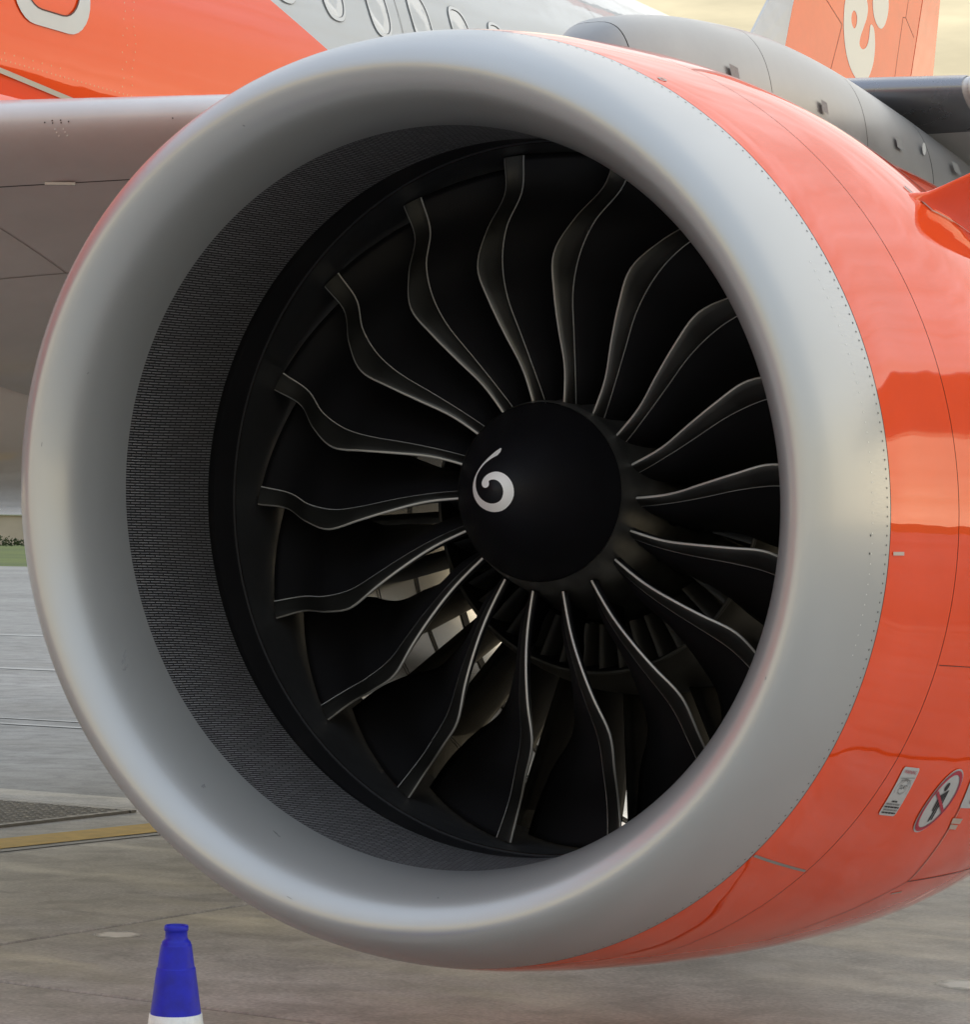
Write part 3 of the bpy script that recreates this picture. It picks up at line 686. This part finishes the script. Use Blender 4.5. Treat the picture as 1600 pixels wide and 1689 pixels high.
filled(rrect(0, 0, 1, 1, 0.06), lay(sq, 0), 'square_placard', m_white, cowl, refine=3)
filled(circle(0.30, 24, 0.5, 0.5), lay(sq, 0.0015), 'placard_symbol', m_red, cowl, holes=[circle(0.20, 24, 0.5, 0.5)])
filled(rect(0.30, 0.14, 0.70, 0.24), lay(sq, 0.0015), 'placard_symbol', m_red, cowl)
lb = bil((-0.7704, 1.3358), (-0.7746, 1.3995), (-0.742, 1.3757), (-0.7378, 1.3001))
filled(rect(0, 0.0, 0.85, 0.42), lay(lb, 0), 'faded_label', m_label, cowl)
filled(rect(0, 0.52, 1, 1), lay(lb, 0), 'faded_label', m_label, cowl)
lb2 = bil((-0.1262, 0.3117), (-0.1253, 0.3697), (-0.1174, 0.3681), (-0.1184, 0.3101))
filled(rect(0, 0, 1, 1), lay(lb2, 0), 'faded_label', m_label, cowl, refine=1)
filled(arc(0, 0, 0.35, 0.35, 0, 1.999*pi, 0.4, 24), lambda u, v: S(1.12+u*0.012, 0.345+v*0.022, 0.0015), 'jacking_mark', m_label, cowl)
def line_on(pts, w, m, name='panel_line', o_=0.0012):
    V, Fc = [], []; P = []
    for (a, b_), (c_, d) in zip(pts, pts[1:]):
        P += [(a+(c_-a)*k/8, b_+(d-b_)*k/8) for k in range(8)]
    P.append(pts[-1])
    for i, (th, y) in enumerate(P):
        q = P[min(i+1, len(P)-1)]; q0 = P[max(i-1, 0)]
        d = (S(*q)-S(*q0)).normalized(); n_ = Snorm(th, y); sd_ = d.cross(n_)*w/2
        p = S(th, y, o_); V += [p-sd_, p+sd_]
    for i in range(len(P)-1): Fc.append((2*i, 2*i+1, 2*i+3, 2*i+2))
    return mesh_obj(name, V, Fc, m, cowl)
line_on([(-0.845, 0.30), (-0.885, 0.675)], 0.008, m_vent)
line_on([(-0.641, 1.245), (-0.9486, 1.4551)], 0.003, m_gap); line_on([(-0.642, 1.255), (-0.9496, 1.4651)], 0.0025, m_label)
line_on([(-0.9486, 1.4551), (-0.953, 2.02)], 0.004, m_gap)
line_on([(-0.9486, 1.4551), (-1.06, 1.32), (-1.19, 1.15)], 0.003, m_gap)
line_on([(-0.9956, 1.4583), (-0.9949, 1.5283)], 0.008, m_label, 'foot_step')
line_on([(-0.362, 0.70), (-0.375, 2.02)], 0.002, m_gap)
line_on([(pi/2, 0.31), (pi/2, 0.675)], 0.004, m_gap)

# strake: radial fin on the outboard shoulder of the cowl
hs = [(1.13, 0.0), (1.19, 0.018), (1.27, 0.040), (1.37, 0.108), (1.52, 0.21), (1.72, 0.31), (2.0, 0.35), (2.20, 0.33), (2.24, 0.26)]
V, Fc = [], []
ys_ = rng(1.13, 2.24, 34); TS = 0.785
for y in ys_:
    n_ = Vector((cos(TS+0.06), 0.0, sin(TS+0.06))); tg = Vector((-sin(TS), 0, cos(TS))); p = S(TS, y, -0.01); h = spline(hs, y)
    for hh, tk in ((0.0, 0.022), (min(0.03, h*0.5), 0.010), (h*0.9, 0.006), (h, 0.0015)):
        V += [p+n_*(hh)+tg*tk, p+n_*(hh)-tg*tk]
for j in range(len(ys_)-1):
    o0 = j*8
    for k in range(3):
        Fc.append((o0+2*k, o0+2*k+2, o0+8+2*k+2, o0+8+2*k)); Fc.append((o0+2*k+1, o0+8+2*k+1, o0+8+2*k+3, o0+2*k+3))
    Fc.append((o0+6, o0+7, o0+15, o0+14))
e_ = (len(ys_)-1)*8; Fc.append((e_, e_+2, e_+4, e_+6, e_+7, e_+5, e_+3, e_+1))
stk = mesh_obj('strake', V, Fc, m_orange, cowl); tag(stk, 'orange strake fin on the shoulder of the cowl')
line_on([(0.815, 1.19), (0.785, 1.225), (0.752, 1.27)], 0.012, m_vent, 'strake_foot', 0.003)
line_on([(0.752, 1.27), (0.745, 2.0)], 0.006, m_strip, 'strake_foot', 0.003)

# --- pylon
pst = [(0.95, 0.03, 2.93), (1.05, 0.10, 3.03), (1.2, 0.16, 3.095), (1.45, 0.21, 3.145), (1.75, 0.25, 3.18), (2.2, 0.275, 3.21), (2.7, 0.305, 3.20), (3.1, 0.36, 3.155), (3.5, 0.44, 3.085), (3.9, 0.48, 3.02), (4.6, 0.46, 2.95), (6.0, 0.30, 2.85), (8.3, 0.05, 2.75)]
PX = 0.005
def pyl(u, v):
    w = spline([(a, b_) for a, b_, c_ in pst], v); zt = spline([(a, c_) for a, b_, c_ in pst], v); zb = 2.80 if v < 2.6 else 2.80-0.35*sstep(2.6, 4.0, v)
    a = pi*u; ex = 0.62
    x = w*(1 if cos(a) > 0 else -1)*abs(cos(a))**ex; z = max(0.0, sin(a))**0.8
    hgt = min(0.36, zt-zb)
    if u < 0: return Vector((PX+w, v, zb))
    if u > 1: return Vector((PX-w, v, zb))
    return Vector((PX+x, v, zt-hgt+hgt*z))
py_breaks = [0.95, 1.13, 1.95, 2.75, 3.25, 8.3]
pylon = None
for a, b_ in zip(py_breaks, py_breaks[1:]):
    o = grid('pylon' if pylon is None else 'pylon_panel', pyl, [-0.1]+rng(0, 1, 32)+[1.1], rng(a+0.002, b_-0.002, 14), m_pylon, plane if pylon is None else pylon)
    if pylon is None: pylon = o; tag(pylon, 'grey metal pylon fairing above the engine')
    else: pass
grid('pylon_gap', lambda u, v: Vector((PX+(pyl(u, v).x-PX)*0.975, v, pyl(u, v).z-0.008)), [-0.1]+rng(0, 1, 32)+[1.1], rng(0.96, 8.2, 30), m_seal_shade, pylon)
def py_u(y, z):
    return min(rng(0.0, 0.45, 200), key=lambda u: abs(pyl(u, y).z-z))
def py_off(y, z, h):
    p = pyl(py_u(y, z), y); q = pyl(py_u(y, z+0.02), y); n_ = Vector((q.z-p.z, 0, -(q.x-p.x))).normalized()
    return p+n_*h
for yv, zv in ((1.67, 2.995), (2.37, 2.985), (3.0, 2.945), (3.44, 2.91)):
    cs = [(yv-0.026, zv-0.016), (yv+0.026, zv-0.021), (yv+0.026, zv+0.016), (yv-0.026, zv+0.021)]
    mesh_obj('pylon_vent', [py_off(a, b_, 0.009) for a, b_ in cs], [(0, 1, 2, 3)], m_vent, pylon, smooth=False)
dots('pylon_fastener', [(py_off(3.2, 2.95, 0.008), Vector((1, 0, 0)))], 0.022, m_rivet2, pylon, 12)

# --- wing
def wing_par(x):
    le = 3.23+0.51*x
    te = 8.0+0.02*(x+3.9) if x < 0.7 else 8.09+(10.75-8.09)*(x-0.7)/(11.4-0.7)
    zl = 3.043+0.0527*(x+2.6) if x < 0.7 else 3.217+0.085*(x-0.7)
    tc_ = lerp_tab([(-4.2, 0.150), (-1.5, 0.135), (0.7, 0.118), (11.4, 0.108)], x)
    return le, te, zl, tc_
def foil(x, k):
    """k in 0..1 upper LE->TE for k>=0, lower for k<0 ; returns point"""
    le, te, zl, tc_ = wing_par(x); c_ = te-le; kk = abs(k)
    t_ = 5*tc_*(0.2969*sqrt(kk)-0.126*kk-0.3516*kk**2+0.2843*kk**3-0.1036*kk**4)*c_
    camb = -0.018*c_*sin(pi*min(1, kk*1.1))-0.045*c_*kk
    if k >= 0: z = zl+t_*(0.55+0.30*sstep(0.02, 0.4, kk))+camb
    else: z = zl-t_*(0.52+0.62*sstep(0.03, 0.42, kk))+camb*(0.4 if kk < 0.1 else 0.4+0.6*sstep(0.1, 0.4, kk))
    return Vector((x, le+c_*kk, z))
ks = [-(i/30)**2 for i in range(30, 0, -1)]+[0.0]+[(i/30)**2 for i in range(1, 31)]
xs_ = rng(-4.3, 0.7, 24)+rng(0.7, 11.4, 30)[1:]
wing = grid('wing', lambda k, x: foil(x, k), ks, xs_, m_grey, plane)
tag(wing, 'pale grey wing leading outward behind the engine')
mesh_obj('wing_tip', [foil(11.4, k) for k in ks], [tuple(range(len(ks)))], m_grey, wing)
# slats: separate leading-edge skins standing 5 mm off the wing
def slat(x0, x1, kl=-0.065, ku=0.03, o_=0.006, m=None):
    kk = [-(i/16)**2*(-kl) for i in range(16, 0, -1)]+[(i/8)**2*ku for i in range(0, 9)]
    def f(k, x):
        p = foil(x, k); le, te, zl, _ = wing_par(x)
        n_ = Vector((0, p.y-(le+0.25), (p.z-zl)*1.0)).normalized(); return p+Vector((0, n_.y, n_.z))*o_
    s_ = grid('slat', f, kk, rng(x0, x1, 16), m or m_grey, wing)
    V = [f(k, x) for k in (kl,) for x in (x0, x1)]
    return s_
slat(-3.15, -0.45); slat(-0.42, 0.435, m=m_slat2); slat(0.455, 4.2); slat(4.23, 8.0); slat(8.03, 11.2)
def wl(k0, xa, xb, wdt, m, nm, o_=0.002):
    V, Fc = [], []
    for i in range(13):
        x = xa+(xb-xa)*i/12; p = foil(x, k0); q = foil(x, k0-wdt); V += [p+Vector((0, 0, -o_)), q+Vector((0, 0, -o_))]
    for i in range(12): Fc.append((2*i, 2*i+1, 2*i+3, 2*i+2))
    return mesh_obj(nm, V, Fc, m, wing)
wl(-0.0653, -3.15, 8.0, 0.0025, m_seal_shade, 'slat_gap')
wl(-0.20, -3.4, 0.0, 0.0008, m_vent, 'wing_panel_line'); wl(-0.34, -3.4, 0.0, 0.0008, m_vent, 'wing_panel_line')
def cw(x, ka, kb, wdt, m=m_seal_shade):
    V, Fc = [], []
    for i in range(10):
        k = ka+(kb-ka)*i/9; V += [foil(x, k)+Vector((0, 0, -0.003)), foil(x+wdt, k)+Vector((0, 0, -0.003))]
    for i in range(9): Fc.append((2*i, 2*i+1, 2*i+3, 2*i+2))
    return mesh_obj('wing_panel_line', V, Fc, m, wing)
for x in (-3.0, -2.35, -1.7, -1.0): cw(x, -0.09, -0.20, 0.0035, m_vent)
for x in (-2.9, -1.9): cw(x, -0.2, -0.34, 0.0035, m_vent)
box('slat_latch', tuple(foil(-2.585, -0.064)+Vector((0.0, 0.0, -0.010))), (0.11, 0.022, 0.010), m_white, wing, radians(27))
def fnorm(x, k):
    a = foil(x+0.01, k)-foil(x-0.01, k); b_ = foil(x, k+0.003)-foil(x, k-0.003); return a.cross(b_).normalized()
def slat_pt(x, k):
    p = foil(x, k); le, te, zl, _ = wing_par(x); n_ = Vector((0, p.y-(le+0.25), p.z-zl)).normalized(); return (p+n_*0.007, n_)
dots('slat_fastener', [slat_pt(-2.40+dx, k) for dx, k in ((-0.013, -0.0002), (0.013, -0.0002), (-0.013, -0.0007), (0.013, -0.0007), (-0.037, -0.0005), (0.037, -0.0005), (0.36, -0.0006))], 0.0032, m_rivet, wing)
dots('slat_rivet', [slat_pt(-2.40+dx, k) for dx in (-0.013, 0.013) for k in (-0.0030, -0.0048, -0.0072)], 0.0036, m_rivet2, wing)

# --- fuselage
FX, FZ, FR = -5.75, 3.85, 1.98
fst = [(-11.2, 0.02, 3.25), (-11.0, 0.35, 3.26), (-10.4, 0.85, 3.36), (-9.5, 1.30, 3.52), (-8.2, 1.70, 3.70), (-6.5, 1.93, 3.82), (-5.0, 1.98, 3.85), (14.5, 1.98, 3.85), (17.0, 1.85, 3.97), (20.0, 1.45, 4.30), (23.0, 0.92, 4.68), (25.6, 0.42, 5.0), (26.4, 0.12, 5.1)]
def fus(u, v):
    R = lerp_tab([(a, b_) for a, b_, c_ in fst], v) if -5 <= v <= 14.5 else spline([(a, b_) for a, b_, c_ in fst], v)
    z = lerp_tab([(a, c_) for a, b_, c_ in fst], v) if -5 <= v <= 14.5 else spline([(a, c_) for a, b_, c_ in fst], v)
    return Vector((FX+R*cos(u), v, z+R*sin(u)))
fuse = grid('fuselage', fus, [2*pi*i/160 for i in range(160)], rng(-11.2, -5, 24)+rng(-5, 14.5, 40)[1:]+rng(14.5, 26.4, 30)[1:], m_fus, plane, True)
tag(fuse, 'orange and white fuselage behind the engine')
def FS(y, th, o_=0.0): return Vector((FX+(FR+o_)*cos(th), y, FZ+(FR+o_)*sin(th)))
# windows
def win_shape(w, h, n=40):
    pts = []
    for i in range(n):
        a = 2*pi*i/n; ex = 0.72
        pts.append((w*(1 if cos(a) > 0 else -1)*abs(cos(a))**ex, h*(1 if sin(a) > 0 else -1)*abs(sin(a))**ex))
    return pts
TH0 = radians(17.9)
o0 = win_shape(0.130, 0.190); o1 = win_shape(0.1275, 0.1875); o2 = win_shape(0.1115, 0.1675); o3 = win_shape(0.1075, 0.1635)
WV, WF, WM = [], [], []
rings = [(o0, -0.004), (o1, -0.003), (o2, -0.003), (o3, -0.008)]
n_ = 40
for lp, h in rings:
    for (a, b_) in lp: WV.append((a, b_, h))
for k, mi in ((0, 0), (1, 1), (2, 0)):
    for i in range(n_): WF.append((k*n_+i, k*n_+(i+1) % n_, (k+1)*n_+(i+1) % n_, (k+1)*n_+i)); WM.append(mi)
WF.append(tuple(3*n_+i for i in range(n_))); WM.append(2)
wme = bpy.data.meshes.new('cabin_window')
wme.from_pydata([tuple(FS(a, TH0+b_/FR, h+0.010)) for a, b_, h in WV], [], WF)
for mm_ in (mat('window seal', (0.09, 0.095, 0.10), 0.5), m_white, m_pane): wme.materials.append(mm_)
for p, i in zip(wme.polygons, WM): p.material_index = i
for k in range(-6, 14):
    if k in (-3, -4): continue
    o = bpy.data.objects.new('cabin_window', wme); COL.objects.link(o); o.parent = fuse; o.location = (0, 6.15+0.535*k, 0)
# overwing exit outline with its hatch seam
def fs2(o_): return lambda y, t_: FS(y, t_/FR, o_)
ex0 = rrect(3.69, -0.062, 4.29, 1.02, 0.17, 8); ex1 = rrect(3.772, 0.012, 4.208, 0.95, 0.14, 8)
eo = filled(ex0, fs2(0.006), 'exit_outline', m_white, fuse, holes=[ex1], refine=4); tag(eo, 'white rounded outline of the overwing exit')
def ringline(lp, o_, w, m, name):
    V, Fc = [], []; n_ = len(lp); cx = sum(p[0] for p in lp)/n_; cy = sum(p[1] for p in lp)/n_
    for p in lp:
        d = Vector((p[0]-cx, p[1]-cy)).normalized()*w; V += [FS(p[0], p[1]/FR, o_), FS(p[0]+d.x, (p[1]+d.y)/FR, o_)]
    for i in range(n_): j = (i+1) % n_; Fc.append((2*i, 2*i+1, 2*j+1, 2*j))
    return mesh_obj(name, V, Fc, m, fuse, smooth=False)
ringline(ex1, 0.008, 0.006, m_gap, 'exit_seam')
for y in (7.47, 10.9):
    V, Fc = [], []
    for i in range(20): t_ = radians(-20+100*i/19); V += [FS(y, t_, 0.004), FS(y+0.006, t_, 0.004)]
    for i in range(19): Fc.append((2*i, 2*i+1, 2*i+3, 2*i+2))
    mesh_obj('skin_seam', V, Fc, m_vent, fuse)
m_frv = mat('painted rivet', (0.86, 0.25, 0.09), 0.25, coat=1.0)
fr = [(3.2+0.034*i, radians(-7.05)-0.009*(i/60)) for i in range(64)]
fr += [(4.58+0.02*sin(i*9.1), radians(-6.5+1.1*i)) for i in range(22)]+[(4.66+0.01*sin(i*5.3), radians(-6.0+1.1*i)) for i in range(22)]
fr += [(3.45+0.07*i, radians(-6.3)) for i in range(10)]
dots('fuselage_rivet', [(FS(y, t_), Vector((cos(t_), 0, sin(t_)))) for y, t_ in fr], 0.0045, m_frv, fuse)
# belly fairing
def bel(u, v):
    e_ = sstep(-2.0, 2.5, v)*(1-sstep(9.0, 14.0, v)); hw = 1.55+0.48*e_; hh = 0.75+0.40*e_; zc = 2.85; ex = 2/3.2
    a = u; return Vector((FX+hw*(1 if cos(a) > 0 else -1)*abs(cos(a))**ex, v, zc+hh*(1 if sin(a) > 0 else -1)*abs(sin(a))**ex))
belly = grid('belly_fairing', bel, [2*pi*i/120 for i in range(120)], rng(-2.4, 14.2, 60), m_belly, fuse, True)
# dark strip painted as the shadow where wing underside meets the belly
V, Fc = [], []
for i in range(40):
    y = 2.2+5.6*i/39; z0 = 2.42-0.17*sin(pi*min(1, (y-2.2)/4.6)*0.9); p = bel(0, y); a = math.asin(min(1, max(-1, (z0-2.85)/1.15*1.0)))
    xx = FX+(1.55+0.48)*(1-min(0.999, abs((z0-2.85)/1.15))**3.2)**(1/3.2)
    V += [(xx+0.012, y, z0), (xx+0.012, y, z0+0.035)]
for i in range(39): Fc.append((2*i, 2*i+1, 2*i+3, 2*i+2))
mesh_obj('belly_gap_shade', V, Fc, m_seal_shade, fuse)
# grey sealing strip along the top edge of the belly fairing
V, Fc = [], []
for i in range(40):
    y = -1+8*i/39; zt = 3.545-0.085*(y-3.64); 
    for dz in (0.0, 0.022):
        t_ = math.asin((zt+dz-FZ)/FR); V.append(FS(y, t_, 0.010))
for i in range(39): Fc.append((2*i, 2*i+1, 2*i+3, 2*i+2))
mesh_obj('fairing_strip', V, Fc, m_strip, fuse)

# --- vertical fin with rudder, leading edge and lettering
def fin_pt(z): 
    le = lerp_tab([(5.4, 17.1), (6.17, 18.19), (6.63, 18.73), (12.0, 22.6)], z); te = 24.08+0.30*(z-6.71); return le, te
def fin_part(name, fa, fb, m, parent, ta=0.10, tb=0.10):
    zs = [5.2, 5.6, 6.0, 6.17, 6.4, 6.63, 7.0, 7.6, 8.5, 10, 12.0]; V, Fc = [], []
    for z in zs:
        a, b_ = fa(z), fb(z)
        for k in (0, 0.12, 0.5, 0.88, 1.0):
            t_ = ta+(tb-ta)*k
            V += [(FX+t_, a+(b_-a)*k, z), (FX-t_, a+(b_-a)*k, z)]
    for j in range(len(zs)-1):
        o_ = j*10
        for k in range(4):
            Fc.append((o_+2*k, o_+2*k+2, o_+12+2*k, o_+10+2*k)); Fc.append((o_+2*k+1, o_+11+2*k, o_+13+2*k, o_+3+2*k))
        Fc.append((o_, o_+10, o_+11, o_+1)); Fc.append((o_+8, o_+9, o_+19, o_+18))
    o_ = (len(zs)-1)*10; Fc.append((o_, o_+2, o_+4, o_+6, o_+8, o_+9, o_+7, o_+5, o_+3, o_+1))
    return mesh_obj(name, V, Fc, m, parent, smooth=False)
f_or = lambda z: 18.94+0.50*(z-6.21) if z < 6.8 else 19.235+0.70*(z-6.8)
f_hi = lambda z: 22.99+0.473*(z-6.54)
fin = fin_part('vertical_fin', f_or, lambda z: f_hi(z)-0.012, m_orange, plane)
tag(fin, 'orange tail fin with white lettering')
fin_part('fin_leading_edge', lambda z: fin_pt(z)[0], lambda z: f_or(z)-0.004, m_grey, fin, 0.012, 0.10)
fin_part('rudder', lambda z: f_hi(z)+0.012, lambda z: fin_pt(z)[1], m_orange, fin, 0.10, 0.025)
E_ = [(20.853, 7.104), (20.728, 6.976), (20.689, 6.81), (20.692, 6.639), (20.759, 6.464), (20.867, 6.349), (20.997, 6.275), (21.128, 6.235), (21.281, 6.23), (21.456, 6.274), (21.566, 6.361), (21.675, 6.486), (21.726, 6.645), (21.714, 6.793), (21.668, 6.86), (21.591, 6.878), (21.547, 6.847), (21.535, 6.777), (21.506, 6.691), (21.449, 6.621), (21.34, 6.572), (21.243, 6.571), (21.195, 6.607), (21.228, 6.687), (21.336, 6.798), (21.444, 6.911), (21.486, 7.013), (21.44, 7.1), (21.394, 7.173), (21.24, 7.213), (21.023, 7.188)]
H_ = [(21.019, 6.923), (21.093, 6.906), (21.125, 6.857), (21.109, 6.788), (21.04, 6.73), (20.967, 6.751), (20.927, 6.811), (20.951, 6.882)]
O_ = [(21.631, 7.133), (21.642, 7.04), (21.689, 6.952), (21.803, 6.889), (21.917, 6.874), (22.03, 6.92), (22.121, 7.011), (22.179, 7.118), (22.186, 7.23), (22.091, 7.324), (21.908, 7.333), (21.728, 7.26)]
m_letter = mat('white letter', (0.66, 0.68, 0.66), 0.4, coat=0.6)
fpl = lambda y, z: (FX+0.1025, y, z)
filled(smooth_loop(E_, 2), fpl, 'fin_letter', m_letter, fin, holes=[smooth_loop(H_, 2)])
filled(smooth_loop(O_, 2), fpl, 'fin_letter', m_letter, fin)
def fin_line(p, q, w=0.007, m=m_gap):
    d = Vector((q[0]-p[0], q[1]-p[1])); d = Vector((-d.y, d.x)).normalized()*w/2
    return mesh_obj('fin_seam', [(FX+0.1015, p[0]-d.x, p[1]-d.y), (FX+0.1015, q[0]-d.x, q[1]-d.y), (FX+0.1015, q[0]+d.x, q[1]+d.y), (FX+0.1015, p[0]+d.x, p[1]+d.y)], [(0, 1, 2, 3)], m, fin, smooth=False)
for p, q in (((22.411, 6.446), (22.70, 7.132)), ((22.70, 7.132), (22.80, 7.141)), ((22.80, 7.141), (23.10, 6.98)), ((22.90, 7.366), (22.80, 7.145)), ((20.264, 6.165), (20.648, 6.711)), ((20.648, 6.711), (20.148, 6.875))): fin_line(p, q)
# horizontal tailplane
def tp(k, x):
    f = (x-(FX))/6.2; le = 22.2+abs(f)*3.6; c_ = 3.4-1.9*abs(f); kk = abs(k); t_ = 0.5*(0.2969*sqrt(kk)-0.126*kk-0.3516*kk**2+0.2843*kk**3-0.1036*kk**4)*c_
    return Vector((x, le+c_*kk, 4.95+abs(f)*0.55+(t_ if k >= 0 else -t_)))
grid('tailplane', tp, ks[::3], rng(FX, FX+6.2, 12), m_white, plane)

# --- landing gear (stands the airliner on the apron)
def cyl(name, p, q, r, m, parent, n=24, caps=True):
    p, q = Vector(p), Vector(q); d = (q-p).normalized(); a = d.orthogonal().normalized(); b_ = d.cross(a); V = []
    for c_ in (p, q): V += [c_+(a*cos(2*pi*i/n)+b_*sin(2*pi*i/n))*r for i in range(n)]
    Fc = [(i, (i+1) % n, n+(i+1) % n, n+i) for i in range(n)]
    if caps: Fc += [tuple(range(n))[::-1], tuple(range(n, 2*n))]
    return mesh_obj(name, V, Fc, m, parent, smooth=False)
def tyre(x, y, r, w, parent):
    o = grid('wheel', lambda u, k: Vector((x+w/2*cos(k), y+(r-0.10+0.10*sin(k))*cos(u), r+(r-0.10+0.10*sin(k))*sin(u))), [2*pi*i/48 for i in range(48)], rng(0, pi, 12), m_tyre, parent, True)
    cyl('wheel_rim', (x-w/2*0.8, y, r), (x+w/2*0.8, y, r), r-0.12, m_steel, o, 32)
    return o
for gx, gy, gr, sp_, zt in ((-1.95, 7.1, 0.57, 0.46, 2.9), (FX, -6.0, 0.38, 0.30, 2.2)):
    leg = cyl('gear_leg', (gx, gy, gr), (gx, gy, zt), 0.10, m_steel, plane)
    cyl('axle', (gx-sp_/2, gy, gr), (gx+sp_/2, gy, gr), 0.06, m_steel, leg)
    cyl('drag_brace', (gx, gy, gr+0.7), (gx-0.7, gy, zt-0.1), 0.05, m_steel, leg)
    for s_ in (-1, 1): tyre(gx+s_*sp_/2, gy, gr, 0.30 if gr > 0.5 else 0.2, plane)

# ------------------------------------------------------------------ blue traffic cone in front of the engine
cone = empty('traffic_cone', (-0.113, -0.90, 0)); cone.rotation_euler = (0, 0, 0.5)
tag(cone, 'blue plastic cone with a white reflective sleeve in front of the engine', 'cone')
m_sleeve = mat('reflective sleeve', (0.72, 0.74, 0.72), 0.35, noise=0.08, nscale=80, bump=0.3, bscale=160)
CU = [2*pi*i/64 for i in range(64)]
H0 = 0.734
def cone_prof(name, pts, m): return grid(name, lambda u, k: Vector((pts[int(k)][0]*cos(u), pts[int(k)][0]*sin(u), pts[int(k)][1])), CU, list(range(len(pts))), m, cone, True)
def cr_(z): return 0.0365+(0.69-z)*0.131
body = [(0.130, 0.03)]+[(cr_(z), z) for z in rng(0.06, 0.636, 20)]+[(cr_(0.6385), 0.6385), (cr_(0.6395), 0.6395), (cr_(0.640)-0.0015, 0.6402), (cr_(0.641)-0.0018, 0.6412)]+[(cr_(z)-0.0018, z) for z in (0.644, 0.655, 0.67, 0.684, 0.687, 0.689, 0.690)]
body += [(0.0335, 0.6915), (0.0325, 0.694), (0.0318, 0.697), (0.0290, 0.700), (0.0262, 0.703), (0.0250, 0.7065), (0.0246, 0.712), (0.0246, 0.719), (0.0252, 0.7215), (0.0268, 0.7225), (0.0270, 0.726), (0.0268, 0.7305), (0.0255, 0.7335), (0.0235, 0.734), (0.021, 0.733), (0.020, 0.70)]
cone_prof('cone_body', body, m_blue)
zs_ = H0-0.196
cone_prof('sleeve', [(cr_(z)+0.0022, z) for z in rng(0.30, zs_, 14)]+[(cr_(zs_)-0.001, zs_+0.0008)], m_sleeve)
bv = rrect(-0.2, -0.2, 0.2, 0.2, 0.04, 5); nb = len(bv)
mesh_obj('base', [(x, y, 0.0) for x, y in bv]+[(x, y, 0.022) for x, y in bv]+[(x*0.95, y*0.95, 0.032) for x, y in bv],
         [(i, (i+1) % nb, nb+(i+1) % nb, nb+i) for i in range(nb)]+[(nb+i, nb+(i+1) % nb, 2*nb+(i+1) % nb, 2*nb+i) for i in range(nb)]+[tuple(range(2*nb, 3*nb))], m_blue, cone, smooth=False)
